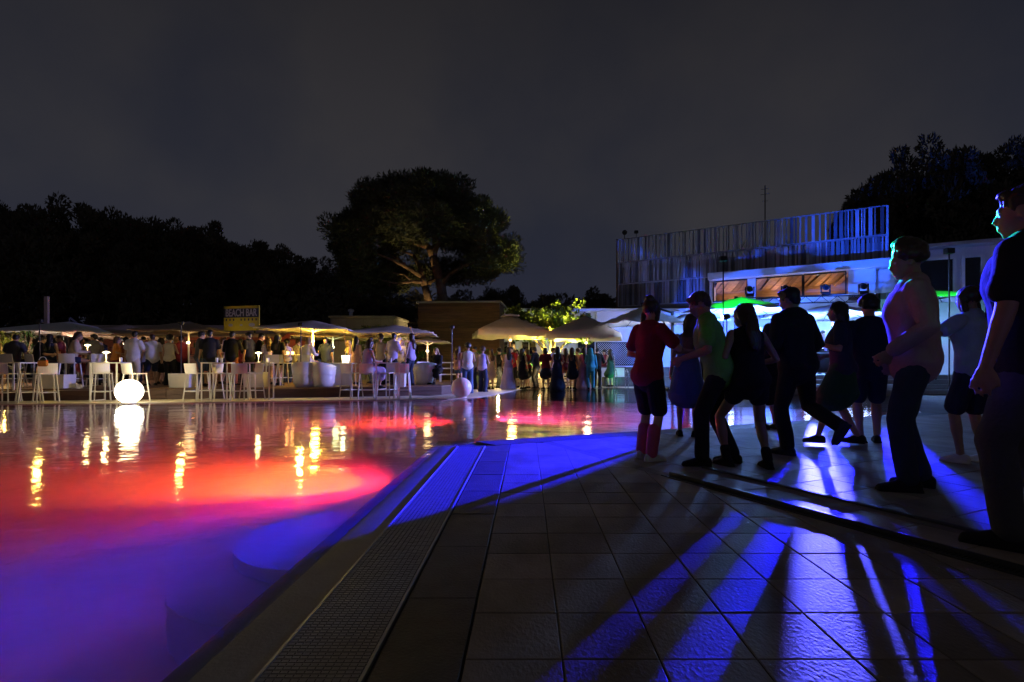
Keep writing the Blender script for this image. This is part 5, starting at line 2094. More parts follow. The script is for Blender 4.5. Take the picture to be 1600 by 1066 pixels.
def foliage(name, centres, radii, per, leaf, width, needle=True, upbias=0.0):
    """separate small leaves (diamonds) filling clusters"""
    C = np.repeat(np.array(centres), per, axis=0)
    Rr = np.repeat(np.array(radii), per)
    n = len(C)
    d = rng.normal(size=(n, 3))
    d /= np.linalg.norm(d, axis=1)[:, None]
    rad = Rr * rng.uniform(0.25, 1.0, n) ** 0.5
    base = C + d * rad[:, None] * np.array([1, 1, 0.72])
    v, w_ = rand_rot(n)
    if needle:
        v = d * 0.75 + v * 0.55
        v[:, 2] += upbias
        v /= np.linalg.norm(v, axis=1)[:, None]
        w_ = np.cross(v, w_)
        w_ /= (np.linalg.norm(w_, axis=1)[:, None] + 1e-9)
    L = leaf * rng.uniform(0.6, 1.35, n)[:, None]
    W = width * rng.uniform(0.7, 1.3, n)[:, None]
    Q = np.stack([base - v * L * 0.5, base + w_ * W * 0.5, base + v * L * 0.5, base - w_ * W * 0.5], axis=1)
    return quads_mesh(name, Q)


def branch(bm, pts, r0, r1, n=9):
    pts = [Vector(p) for p in pts]
    for i in range(len(pts) - 1):
        t0, t1 = i / (len(pts) - 1), (i + 1) / (len(pts) - 1)
        bar(bm, pts[i], pts[i + 1], r0 + (r1 - r0) * t0, r0 + (r1 - r0) * t1, n)


def crown_points(n, rx, ry, zup, zdn, cz, lobes=9, seed=1, lobe_share=0.55):
    """points in an irregular dome made of lobes"""
    g = np.random.default_rng(seed)
    lob = []
    for k in range(lobes):
        a = g.uniform(0, 2 * math.pi)
        rr = g.uniform(0.25, 0.80)
        lob.append((math.cos(a) * rr * rx, math.sin(a) * rr * ry, cz + (1 - rr) * zup * 0.55 + g.uniform(-0.15, 0.1) * zup, g.uniform(0.36, 0.52)))
    out = []
    while len(out) < n:
        d = g.normal(size=3)
        d /= np.linalg.norm(d)
        if g.random() < lobe_share:
            l_ = lob[g.integers(len(lob))]
            r_ = l_[3] * g.uniform(0.55, 1.0)
            p = (l_[0] + d[0] * rx * r_, l_[1] + d[1] * ry * r_, l_[2] + d[2] * (zup if d[2] > 0 else zdn) * r_)
        else:
            r_ = g.uniform(0.55, 1.0) ** 0.4 * 0.93
            p = (d[0] * rx * r_, d[1] * ry * r_, cz + d[2] * (zup if d[2] > 0 else zdn) * r_)
        k = (p[0] / rx) ** 2 + (p[1] / ry) ** 2 + ((p[2] - cz) / (zup if p[2] > cz else zdn)) ** 2
        if k < 1.18:
            out.append(p)
    return out


# the big stone pine
py = 31.0
pbx = X(692, py)
pine = thing('stone_pine', 'large umbrella shaped stone pine with two trunks, lit from below', 'tree', (pbx, py, -0.02))


def L(u, v, dy=0.0):
    return Vector((X(u, py) - pbx, dy, Z(v, py)))


b = bmesh.new()
branch(b, [L(694, 575), L(693, 540), L(692, 500), L(691, 460), L(687, 436), L(681, 415), L(677, 400), L(670, 386)], 0.36, 0.20, 12)
branch(b, [L(670, 386), L(655, 379, 0.4), L(632, 372, 0.8), L(610, 365, 1.0)], 0.19, 0.06)
branch(b, [L(677, 400), L(690, 375, -0.6), L(705, 350, -1.0), L(720, 330, -1.0)], 0.17, 0.05)
branch(b, [L(689, 445), L(705, 430, -0.4), L(728, 420, -1.0), L(760, 412, -1.2)], 0.15, 0.05)
branch(b, [L(681, 415), L(676, 380, 0.5), L(672, 340, 0.5), L(665, 310, 0.3)], 0.16, 0.05)
bm_obj('trunk', b, M['bark'], pine, smooth=True)
b = bmesh.new()
branch(b, [L(697, 575, 0.2), L(689, 540, 0.2), L(681, 515, 0.2), L(672, 480, 0.2), L(663, 446, 0.2), L(659, 432, 0.2)], 0.33, 0.18, 12)
branch(b, [L(661, 440, 0.2), L(645, 441, -0.3), L(627, 446, -0.8), L(606, 443, -1.2)], 0.12, 0.04)
branch(b, [L(659, 432, 0.2), L(640, 421, -0.5), L(622, 413, -1.2), L(600, 404, -1.5)], 0.14, 0.04)
branch(b, [L(659, 432, 0.2), L(650, 410, 0.8), L(637, 390, 1.6), L(615, 380, 2.0)], 0.15, 0.05)
branch(b, [L(640, 421, -0.5), L(628, 408, -0.3), L(610, 398, 0)], 0.08, 0.03)
branch(b, [L(645, 441, -0.3), L(636, 432, -0.6), L(618, 430, -1)], 0.06, 0.02)
branch(b, [L(663, 446, 0.2), L(680, 428, 0.9), L(700, 415, 1.6), L(730, 400, 2)], 0.13, 0.04)
bm_obj('trunk', b, M['bark'], pine, smooth=True)
cx = X(660, py) - pbx
pts = crown_points(620, 5.35, 4.6, 5.0, 1.9, Z(398, py), lobes=18, seed=5, lobe_share=0.12)
pts = [(p[0] + cx, p[1], p[2] - 0.16 * max(0, -(p[0])) * 0.55 * (1 if p[2] < Z(398, py) else 0.3)) for p in pts]
# open the underside where the limbs show
pts = [p for p in pts if not (p[2] < Z(385, py) and abs(p[0] - cx - 0.3) < 2.6 and p[1] < 2.0) and not (p[2] < Z(425, py) and abs(p[0] - cx - 0.3) < 2.0)]
for q in range(16):
    pts.append((X(795 + rng.uniform(-14, 10), py) - pbx, rng.uniform(-1, 1), Z(400 + rng.uniform(-14, 14), py)))
    pts.append((X(590 + rng.uniform(-32, 32), py) - pbx, rng.uniform(-1.5, 1.5), Z(452 + rng.uniform(-20, 18), py)))
rad = rng.uniform(0.5, 0.95, len(pts))
cm_ = foliage('crown', pts, rad, 240, 0.28, 0.062, True, 0.35)
link('crown', cm_, M['needles'], pine)

# dark pines behind: three prototypes, copied
protos = []
for sd in (21, 22, 23):
    pp = crown_points(250, 1.0, 0.9, 1.0, 0.8, 0, lobes=10, seed=sd)
    me = foliage('crown', pp, np.random.default_rng(sd).uniform(0.11, 0.21, len(pp)), 190, 0.062, 0.024, True, 0.3)
    bb = bmesh.new()
    branch(bb, [(0, 0, -1.9), (0.03, 0.02, -1.2), (0.0, 0.0, -0.5), (0.05, 0, 0.1)], 0.055, 0.03)
    for q in range(5):
        a = q * 1.256 + sd
        branch(bb, [(0, 0, -0.6 + 0.08 * q), (math.cos(a) * 0.3, math.sin(a) * 0.3, -0.35 + 0.08 * q), (math.cos(a) * 0.65, math.sin(a) * 0.65, -0.15 + 0.05 * q)], 0.03, 0.008)
    bmesh.ops.recalc_face_normals(bb, faces=bb.faces[:])
    tm = bpy.data.meshes.new('trunk')
    bb.to_mesh(tm)
    bb.free()
    protos.append((me, tm))
BG = [  # u, top v, y, half width px, lower reach factor, label
    (-38, 296, 44, 62, 'tall dark pine cut by the left border'), (42, 318, 42, 66, 'dark pine second from the left border'), (118, 300, 41, 74, 'tallest dark pine in the wood behind the bar'),
    (196, 320, 43, 66, 'dark pine right of the tallest one behind the bar'), (262, 336, 41, 66, 'dark broad pine above the tan awning'), (328, 338, 42, 58, 'dark pine above the yellow bar sign'),
    (385, 368, 44, 52, 'dark lower pine right of the bar sign'), (440, 380, 43, 50, 'dark pine above the bright yellow parasol'), (496, 396, 45, 46, 'dark pine touching the left side of the stone pine'),
    (560, 430, 48, 52, 'dark pine behind the left half of the stone pine'), (640, 455, 50, 46, 'dark low pine behind the twin trunks'), (720, 448, 52, 40, 'dark far pine above the timber cabin roof'), (785, 440, 54, 44, 'rounded far pine right of the timber cabin'),
    (850, 458, 56, 38, 'far pine behind the lit tree'), (930, 446, 55, 46, 'far dark pine left of the louvre screen'), (995, 462, 56, 40, 'far dark pine behind the low white building'),
    (1352, 300, 36, 44, 'dark tree at the right end of the louvre screen'), (1430, 212, 37, 88, 'tall dark tree above the white wing'), (1505, 250, 38, 60, 'dark tree between the tall one and the border'), (1592, 206, 36, 66, 'tall dark tree cut by the right border'),
    (1660, 240, 38, 80, 'dark tree beyond the right border')]
for k, (u, vt, y, hw, lb) in enumerate(BG):
    zt_ = Z(vt, y)
    rx = hw * y / FPX * 1.3
    rz_ = (zt_ - 0.8) / 1.8
    rz_ = min(rz_, rx * 1.5)
    cz = zt_ - rz_ * 1.02
    t = thing('pine_tree', lb, 'tree', (X(u, y), y, -0.02), random.uniform(0, 6.28), 'dark trees behind the club')
    me, tm = protos[k % 3]
    c = link('crown', me, M['needles2'], t)
    c.location = (0, 0, cz)
    c.scale = (rx, rx, rz_)
    tr_ = link('trunk', tm, M['bark'], t)
    tr_.location = (0, 0, cz)
    tr_.scale = (rx * 0.8, rx * 0.8, max(cz / 1.9 + 0.05, 0.5))
# the wood's undergrowth
pp = [(x, 38 + rng.uniform(-1.5, 6), rng.uniform(0, 1) ** 0.7 * (4.6 + 1.5 * math.sin(x * 0.7))) for x in rng.uniform(-52, 12, 420)]
hg = link('undergrowth', foliage('undergrowth', pp, rng.uniform(0.7, 1.3, len(pp)), 55, 0.6, 0.16, True, 0.2), M['needles2'], kind='stuff')

# broad-leaved tree lit from below
ty = 27.0
tx = X(862, ty)
lt_ = thing('broadleaf_tree', 'spreading broad leaved tree glowing yellow green from uplights', 'tree', (tx, ty, -0.02))
b = bmesh.new()
lim = []
branch(b, [(0, 0, 0), (0.05, 0, 0.6), (0.0, 0.03, 1.3)], 0.16, 0.12)
for a, l_, up_ in ((0.3, 2.0, 1.7), (1.5, 1.5, 2.2), (2.6, 2.0, 1.6), (3.6, 1.6, 2.0), (4.6, 1.8, 1.9), (5.6, 2.1, 1.5), (0.9, 1.0, 2.5)):
    e_ = Vector((math.cos(a) * l_, math.sin(a) * l_, 1.3 + up_))
    m_ = Vector((math.cos(a) * l_ * 0.4, math.sin(a) * l_ * 0.4, 1.3 + up_ * 0.55))
    branch(b, [(0, 0.03, 1.25), m_, e_], 0.08, 0.025)
    lim += [e_, m_.lerp(e_, 0.6)]
    for q in range(3):
        e2_ = m_.lerp(e_, 0.5 + 0.2 * q) + Vector((random.uniform(-.5, .5), random.uniform(-.5, .5), random.uniform(-0.1, .5)))
        branch(b, [m_.lerp(e_, 0.4 + 0.15 * q), e2_], 0.025, 0.008, 6)
        lim.append(e2_)
bm_obj('trunk', b, M['bark'], lt_, smooth=True)
pts = []
for p in lim:
    for q in range(3):
        pts.append((p.x * 1.08 + rng.uniform(-.6, .6) + 0.05, p.y + rng.uniform(-.5, .5), min(max(p.z + rng.uniform(-.45, .6), 2.3), 4.8)))
link('crown', foliage('crown', pts, rng.uniform(0.22, 0.5, len(pts)), 36, 0.24, 0.15, False), M['leaf'], lt_)
for dx, dy, pw, c in ((-0.45, -0.5, 260, (1.0, 0.92, 0.18)), (0.5, -0.3, 200, (1.0, 0.95, 0.30)), (0.1, 0.7, 120, (1.0, 0.9, 0.2)), (-1.5, -1.7, 170, (1.0, 0.90, 0.16)), (0.4, -2.2, 200, (1.0, 0.92, 0.18)), (1.8, -1.4, 110, (0.9, 1.0, 0.2))):
    lamp('tree_uplight', 'SPOT', (dx, dy, 0.55), pw * 26, c, 0.06, (dx * 0.2, dy * 0.1, 3.7), 62, 0.8, parent=lt_)
b = bmesh.new()
lathe(b, [(0.09, 0), (0.11, 0.03), (0.11, 0.2), (0.08, 0.24)], 14)
ul = thing('garden_uplight', 'glaring white garden uplight at the foot of the lit tree', 'lamp', (tx + 0.0, ty - 0.75, 0))
b2 = bmesh.new()
sqbar(b2, (0, 0, -0.02), (0, 0, 1.25), 0.04)
bm_obj('spike', b2, M['dark_metal'], ul)
hd_ = bm_obj('head', b, M['dark_metal'], ul)
hd_.location = (0.05, 0, 1.22)
b = bmesh.new()
sph(b, (0, 0, 0), (0.085, 0.085, 0.04), 14)
ls_ = bm_obj('lens', b, mat('white_lens', (0.9, 0.9, 0.8), 0.3, var=0, emit=(1, 0.95, 0.7), estr=60), hd_)
ls_.location = (0, 0, 0.25)

# ferns


def fern_mesh(seed, nf=11, ln=1.2):
    g = np.random.default_rng(seed)
    Q = []
    for k in range(nf):
        a = k * 2 * math.pi / nf + g.uniform(-0.2, 0.2)
        el = g.uniform(0.7, 1.35)
        n = 16
        dr = np.array([math.cos(a), math.sin(a), 0])
        sd_ = np.array([-math.sin(a), math.cos(a), 0])
        p = np.array([0, 0, 0.05])
        for i in range(n):
            t = i / n
            e_ = el - 1.5 * t ** 1.5
            d = dr * math.cos(e_) + np.array([0, 0, 1]) * math.sin(e_)
            q = p + d * ln / n
            wl_ = 0.26 * ln * math.sin(math.pi * min(t * 0.9 + 0.12, 1)) ** 0.8
            for s in (-1, 1):
                tip = p + s * sd_ * wl_ + d * wl_ * 0.45 - np.array([0, 0, 0.06 * wl_])
                up_ = np.array([0, 0, 0.004])
                Q.append([p, p + (q - p) * 0.4 + (tip - p) * 0.5, tip, p + (q - p) * 0.9 + (tip - p) * 0.4])
            Q.append([p - sd_ * 0.006, p + sd_ * 0.006, q + sd_ * 0.006, q - sd_ * 0.006])
            p = q
    return quads_mesh('fronds', np.array(Q))


fm = [fern_mesh(1), fern_mesh(2, 13, 1.5)]
FN = [(742, 25.6, 0, 1.0, 'yellow green fern beside the timber cabin'), (760, 26.0, 1, 1.25, 'tall upright fern in front of the timber cabin'), (781, 26, 0, 1.0, 'fern right of the tall upright fern'), (800, 26.4, 1, 1.0, 'fern below the first window of the white building'),
      (818, 26, 0, 1.1, 'fern between the two windows of the white building'), (838, 25.8, 1, 1.0, 'fern left of the lit tree trunk'), (886, 26, 0, 1.0, 'fern right of the lit tree trunk'), (906, 26.4, 1, 0.95, 'fern below the right window'), (922, 26.6, 0, 0.9, 'fern beside the white downpipe')]
for k, (u, y, mi, s, lb) in enumerate(FN):
    t = thing('fern', lb, 'fern', (X(u, y), y, -0.02), k * 0.7, 'ferns in front of the white building')
    b = bmesh.new()
    lathe(b, [(0.16, 0), (0.20, 0.5), (0.17, 0.5)], 14)
    bm_obj('pot', b, M['dark_tile'], t)
    f = link('fronds', fm[mi], M['leaf2'], t)
    f.location = (0, 0, 0.45)
    f.scale = (s, s, s * (1.25 if mi else 1))
for u, y, pw, c in ((752, 25, 30, (0.75, 1.0, 0.2)), (828, 25.2, 22, (0.6, 1.0, 0.25)), (905, 25.4, 18, (0.7, 1.0, 0.25))):
    lamp('garden_light', 'POINT', (X(u, y), y, 0.9), pw, c, 0.06)


def bush(label, u, y, z, w_, h_, m, leaf_, n=30, group=None, rows=60):
    t = thing('plant', label, 'plant', (X(u, y), y, z), 0, group)
    b = bmesh.new()
    for k in range(5):
        a = k * 1.3
        branch(b, [(0, 0, 0), (math.cos(a) * w_ * 0.15, math.sin(a) * w_ * 0.15, h_ * 0.4), (math.cos(a) * w_ * 0.35, math.sin(a) * w_ * 0.35, h_ * 0.9)], 0.025, 0.008, 6)
    bm_obj('stem', b, M['bark'], t)
    pts = [(rng.normal() * w_ * 0.25, rng.normal() * w_ * 0.25, h_ * (0.3 + 0.65 * rng.random())) for _ in range(n)]
    link('leaves', foliage('leaves', pts, rng.uniform(0.12, 0.28, n), rows, leaf_, leaf_ * 0.3, False), m, t)
    return t


bush('leafy plant lit orange at the left border', 6, 19.5, DZ, 1.0, 2.1, M['leaf'], 0.13)
bush('silvery olive plant left of the leftmost parasol', 34, 20, DZ, 1.0, 1.9, M['leaf3'], 0.11)
bush('thin tall plant beside the olive plant', 42, 20.3, DZ, 0.5, 2.3, M['leaf2'], 0.12, 16)
lamp('plant_light', 'POINT', (X(4, 18.8), 18.8, 1.3), 40, (1.0, 0.58, 0.12), 0.06)
lamp('plant_light', 'POINT', (X(30, 19), 19, 1.6), 14, (0.85, 0.9, 1.0), 0.06)
lamp('deck_light', 'POINT', (X(85, 19.8), 19.8, 1.7), 26, (1.0, 0.55, 0.42), 0.06)
for k, (u, lb) in enumerate(((572, 'bamboo like bush left of the orange parasol'), (592, 'bamboo like bush behind the orange parasol'), (610, 'bamboo like bush nearest the pine trunks'), (650, 'dark green bush under the small flat parasol'))):
    bush(lb, u, 25.2, DZ - 0.02, 1.3, 2.6 if k < 3 else 1.6, M['leaf'] if k < 3 else M['leaf2'], 0.14, 34, 'bushes behind the deck')
lamp('bush_light', 'POINT', (X(600, 24), 24, 1.0), 22, (0.85, 0.95, 0.15), 0.06)
lamp('pine_uplight', 'SPOT', (X(700, 28), 28, 0.6), 1100, (1.0, 0.66, 0.30), 0.08, (X(676, 31), 31, 7.0), 75, 0.9)
lamp('pine_uplight', 'SPOT', (X(650, 27.8), 27.8, 0.6), 800, (1.0, 0.70, 0.28), 0.08, (X(640, 31), 31, 7.0), 100, 0.9)
# white post by the orange parasol
b = bmesh.new()
lathe(b, [(0.14, 0), (0.14, 0.05), (0.11, 0.06), (0.11, 1.72), (0.16, 1.78), (0.16, 1.84)], 16)
t = thing('white_column', 'thick white column under the orange lit parasol', 'column', (X(622, 21.6), 21.6, DZ), 0)
bm_obj('shaft', b, M['white_plastic'], t)

# ------------------------------------------------------------------ people in the background
BV = 0.015
PROTO = {
    'm_tee_shorts': figure('m', BV, top='tee', bottom='shorts', feet=((-0.13, 0, .085), (0.12, 0.05, .085)), hands=((-0.30, 0.10, 0.86), (0.30, 0.06, 0.84))),
    'm_tee_drink': figure('m', BV, top='tee', bottom='trousers', lean=(0.06, 0.03), hands=((-0.27, 0.02, 0.82), (0.17, 0.30, 1.16)), head=(0.3, 0.1), feet=((-0.12, 0.08, .085), (0.12, -0.05, .085))),
    'm_long': figure('m', BV, top='long', bottom='trousers', lean=(0.12, 0), hands=((-0.18, 0.34, 1.06), (0.20, 0.34, 1.08)), head=(-0.3, 0.15)),
    'w_tank_wide': figure('f', BV, top='tank', bottom='wide', hair='curly', hands=((-0.27, 0.05, 0.80), (0.15, 0.28, 1.12)), head=(0.4, 0)),
    'w_dress': figure('f', BV, top=None, bottom='dress', hair='long', hands=((-0.16, 0.28, 1.08), (0.28, 0.02, 0.80)), head=(-0.3, 0.05), feet=((-0.07, 0.03, .085), (0.08, -0.03, .085))),
    'w_long_dress': figure('f', BV, top=None, bottom='long_dress', hair='long', hands=((-0.26, 0.05, 0.80), (0.20, 0.20, 1.0)), head=(0.2, 0)),
    'w_skirt': figure('f', BV, top='tee', bottom='skirt', hair='bob', hands=((-0.20, 0.25, 1.0), (0.18, 0.28, 1.10)), lean=(0.04, -0.04), head=(0.3, 0)),
    'w_tee_shorts': figure('f', BV, top='tee', bottom='hotpants', hair='long', hands=((-0.25, 0.10, 0.86), (0.26, 0.0, 0.82)), feet=((-0.12, 0.05, .085), (0.09, -0.04, .085))),
    'w_raised': figure('f', BV, top='tank', bottom='trousers', hair='long', hands=((-0.24, 0.08, 0.82), (0.20, 0.12, 1.88)), elbow=((-0.5, -1, -0.2), (1, 0.2, -0.2)), lean=(0.0, 0.05)),
    's_woman_dress': figure('f', BV, pelvis=(0, 0, 0.84), top='tank', bottom='dress', hair='bob', lean=(0.16, 0), hands=((-0.14, 0.36, 0.98), (0.14, 0.36, 1.02)), feet=((-0.10, 0.36, 0.36), (0.12, 0.34, 0.36)), head=(0.2, 0.1)),
    's_woman_shorts': figure('f', BV, pelvis=(0, 0, 0.84), top='long', bottom='hotpants', hair='bob', lean=(0.20, 0), hands=((-0.16, 0.36, 1.02), (0.18, 0.34, 1.04)), feet=((-0.10, 0.34, 0.36), (0.12, 0.38, 0.36)), head=(-0.3, 0.1)),
    's_man': figure('m', BV, pelvis=(0, 0, 0.845), top='tee', bottom='trousers', lean=(0.18, 0), hands=((-0.18, 0.36, 1.02), (0.20, 0.34, 1.04)), feet=((-0.14, 0.34, 0.36), (0.14, 0.36, 0.36)), head=(0.3, 0.1)),
    's_low': figure('f', BV, pelvis=(0, 0, 0.52), top='long', bottom='dress', hair='long', sleeve='long', lean=(0.22, 0), hands=((-0.10, 0.40, 0.62), (0.12, 0.40, 0.62)), feet=((-0.07, 0.46, 0.085), (0.09, 0.42, 0.085)), head=(0.1, 0.1)),
    'hood': figure('f', BV, top='long', bottom='trousers', hair='hood', hands=((-0.14, 0.26, 1.05), (0.26, 0.05, 0.84))),
}
for pm_ in PROTO.values():
    for me in pm_.values():
        pass


def crowd(key, label, u, y, z, rz, colors, sc=1.0, group='guests round the pool bar'):
    return person(PROTO[key], label, (X(u, y), y, z), R(rz), colors, sc, group)


C = dict
GUESTS = [
    ('s_man', 'seated person in dark grey at the left border, seen from behind', 20, 16.6, DZ, 10, C(skin=1, shirt='darkgrey', trousers='black'), 1.0),
    ('s_man', 'seated person in black beside the plants', 58, 16.9, DZ, -35, C(skin=0, shirt='black', trousers='darkgrey'), 0.98),
    ('w_dress', 'woman with long dark hair in a navy dress behind the yellow handbag', 78, 17.6, DZ, 15, C(skin=0, dress='navy'), 0.98),
    ('w_tee_shorts', 'woman in a rose top facing the pool under the leftmost parasol', 66, 19.4, DZ, 160, C(skin=0, shirt='rose', shorts='white', hair='brown'), 1.0),
    ('m_tee_drink', 'man in dark clothes behind the woman in navy', 96, 19.0, DZ, 120, C(skin=1, shirt='wine', trousers='black'), 1.0),
    ('s_woman_shorts', 'seated woman in a beige blouse and dark shorts, leaning on a deck table', 112, 16.2, DZ, -50, C(skin=1, shirt='beige', shorts='navy', hair='brown'), 1.04),
    ('m_tee_drink', 'man in a grey tee shirt behind the small yellow lamp', 147, 18.2, DZ, 70, C(skin=1, shirt='grey', trousers='darkdenim'), 1.0),
    ('w_skirt', 'woman lit orange in a rust skirt left of the man in the pale tee', 181, 18.2, DZ, -60, C(skin=2, shirt='orange', skirt='wine', hair='brown'), 0.96),  # orange light is put into the shirt colour
    ('m_tee_drink', 'man in a pale tee shirt and cream trousers standing with his back to the pool', 208, 16.7, DZ, 0, C(skin=0, shirt='white', trousers='cream'), 1.0),
    ('m_tee_shorts', 'man in a white shirt and dark shorts turned to the left', 238, 17.8, DZ, 55, C(skin=2, shirt='white', shorts='navy', hair='brown'), 0.98),
    ('w_skirt', 'person in a pale grey top behind the man in dark shorts', 252, 19.4, DZ, 10, C(skin=0, shirt='lightblue', skirt='black'), 0.97),
    ('w_tank_wide', 'woman in a cream blouse and black trousers seen from behind', 265, 18.0, DZ, 5, C(skin=0, shirt='cream', trousers='black'), 0.97),
    ('m_long', 'person in a wine red shirt left of the parasol pole', 284, 19.3, DZ, 40, C(skin=1, shirt='wine', trousers='black'), 1.0),
    ('m_tee_drink', 'man in a blue grey tee and jeans right of the parasol pole', 312, 17.4, DZ, -60, C(skin=2, shirt='darkgrey', trousers='denim'), 1.02),
    ('m_tee_shorts', 'tall man in a black tee bending his bare arm by the middle stools', 328, 17.2, DZ, 25, C(skin=2, shirt='black', shorts='darkdenim'), 1.03),
    ('m_long', 'broad man in black with rust red shorts behind the middle high table', 362, 17.9, DZ, 10, C(skin=1, shirt='black', trousers='rust'), 1.04),
    ('m_tee_drink', 'man in a dark tee under the tan awning left of the lamp', 390, 18.4, DZ, 80, C(skin=2, shirt='black', trousers='black'), 1.04),
    ('m_long', 'man in a black shirt leaning in under the tan awning above the lamp', 404, 19.0, DZ, -70, C(skin=2, shirt='black', trousers='darkgrey'), 1.04),
    ('w_tee_shorts', 'woman in a lavender grey tee right of the lamp table', 420, 18.8, DZ, 30, C(skin=0, shirt='lavender', shorts='white', hair='brown'), 0.96),
    ('w_tee_shorts', 'woman in a black top with bare legs before the candle table', 434, 18.0, DZ, -10, C(skin=2, shirt='black', shorts='black'), 1.0),
    ('s_woman_shorts', 'blond seated woman in a white top left of the bright parasol pole', 478, 17.9, DZ, -20, C(skin=0, shirt='white', shorts='cream', hair='blond'), 1.0),
    ('m_tee_drink', 'barman in a navy tee behind the buffet table', 510, 20.2, DZ, 175, C(skin=1, shirt='navy', trousers='black'), 1.0),
    ('w_raised', 'woman in beige reaching up behind the ice bucket', 545, 20.8, DZ, 120, C(skin=1, shirt='beige', trousers='cream', hair='blond'), 0.96),
    ('s_woman_dress', 'seated woman in a long lavender dress on a stool at the pool edge', 572, 15.5, 0, -45, C(skin=1, dress='lavender', shirt='lavender', hair='brown'), 1.06),
    ('w_tank_wide', 'woman in a beige top seen from behind under the orange parasol', 594, 18.6, DZ, 5, C(skin=1, shirt='beige', trousers='black', hair='brown'), 1.0),
    ('m_tee_drink', 'person in a grey lavender top and black trousers under the orange parasol', 613, 18.4, DZ, -30, C(skin=1, shirt='lavender', trousers='black'), 1.02),
    ('w_raised', 'woman in a lavender top raising one arm by the orange parasol', 642, 17.6, DZ, 70, C(skin=0, shirt='lavender', trousers='darkdenim', hair='brown'), 1.0),
    ('s_low', 'seated woman in a black jacket beside the pine trunks', 684, 19.2, DZ, 165, C(skin=0, shirt='black', dress='black', hair='blond'), 1.0),
    ('w_tank_wide', 'woman with curly hair in a white top and wide blue jeans behind the globe', 731, 18.6, 0, 10, C(skin=1, shirt='white', trousers='denim'), 1.0),
    ('w_tee_shorts', 'woman in a pale pink tee left of the curly haired woman', 716, 20.4, 0, -30, C(skin=0, shirt='rose', shorts='denim', hair='brown'), 1.0),
    ('w_tank_wide', 'woman in a lavender top and narrow jeans beside the floor lantern', 754, 19.6, 0, -25, C(skin=1, shirt='lavender', trousers='darkdenim', hair='brown'), 0.95),
    ('w_dress', 'woman in a beige dress before the bright pallet bench', 767, 21.8, 0, 30, C(skin=1, dress='beige', hair='brown'), 0.96),
    ('w_long_dress', 'woman in a lilac top and long black skirt, left of the woman in black', 794, 21.6, 0, 15, C(skin=1, dress='lavender'), 0.99),
    ('m_tee_drink', 'man with an orange lit face behind the woman in lilac', 801, 23.0, 0, 150, C(skin=2, shirt='red', trousers='black'), 1.02),
    ('w_dress', 'woman in a short black dress left of the red lit woman', 816, 21.8, 0, -30, C(skin=1, dress='black'), 0.96),
    ('w_skirt', 'woman in a red top behind the woman in the short black dress', 825, 22.6, 0, 60, C(skin=0, shirt='red', skirt='black', hair='brown'), 0.97),
    ('w_skirt', 'woman in a wine red top and dark skirt below the lit tree', 853, 21.8, 0, 10, C(skin=1, shirt='wine', skirt='navy'), 0.98),
    ('w_long_dress', 'woman in a long navy dress below the garden uplight', 871, 21.6, 0, 0, C(skin=1, dress='navy'), 1.0),
    ('w_tee_shorts', 'woman with red lit legs behind the one in the long navy dress', 884, 22.2, 0, 20, C(skin=0, shirt='wine', shorts='rust', hair='brown'), 0.98),
    ('w_dress', 'woman in a dark purple dress right of the red lit legs', 894, 21.8, 0, -15, C(skin=1, dress='navy', hair='brown'), 0.98),
    ('w_long_dress', 'long haired woman in a rose dress left of the hooded person', 912, 21.8, 0, 25, C(skin=0, dress='rose', hair='brown'), 0.99),
    ('hood', 'hooded person coloured by teal light standing at the far pool edge', 923, 21.6, 0, 0, C(skin=0, shirt='teal', trousers='teal', hair='teal'), 0.97),  # teal light put into the colour of clothes and hood
    ('m_long', 'dark figure behind the hooded person', 933, 23.2, 0, -20, C(skin=1, shirt='black', trousers='black'), 1.0),
    ('w_dress', 'woman in black with green light in her dress colour beside the green lit counter', 954, 24.2, 0, 30, C(skin=1, dress='bottlegreen'), 1.0),  # black dress given the green of the light falling there
    ('m_long', 'man in a purple lit shirt in front of the white lit parasol', 1072, 17.8, 0.085, 20, C(skin=1, shirt='lightblue', trousers='denim'), 1.0),
    ('m_tee_drink', 'person with a dark shirt behind the green shirted dancer', 1102, 19.2, 0.4, 160, C(skin=1, shirt='navy', trousers='black'), 1.0),
    ('m_tee_shorts', 'person in white trousers and a floral shirt on the stage behind the dancers', 1331, 19.6, 0.64, 170, C(skin=1, shirt='lightblue', shorts='white'), 0.98),
    ('m_tee_drink', 'disc jockey in a pale shirt behind the booth', 1286, 21.6, 0.64, 178, C(skin=0, shirt='lavender', trousers='black'), 1.0),
    ('m_tee_drink', 'second disc jockey in red behind the booth', 1322, 21.9, 0.64, 165, C(skin=2, shirt='red', trousers='black', hair='brown'), 0.97),
    ('w_tank_wide', 'woman in white at the overlit shelves', 1226, 21.9, 0.64, 30, C(skin=0, shirt='white', trousers='lightblue'), 0.95),
]
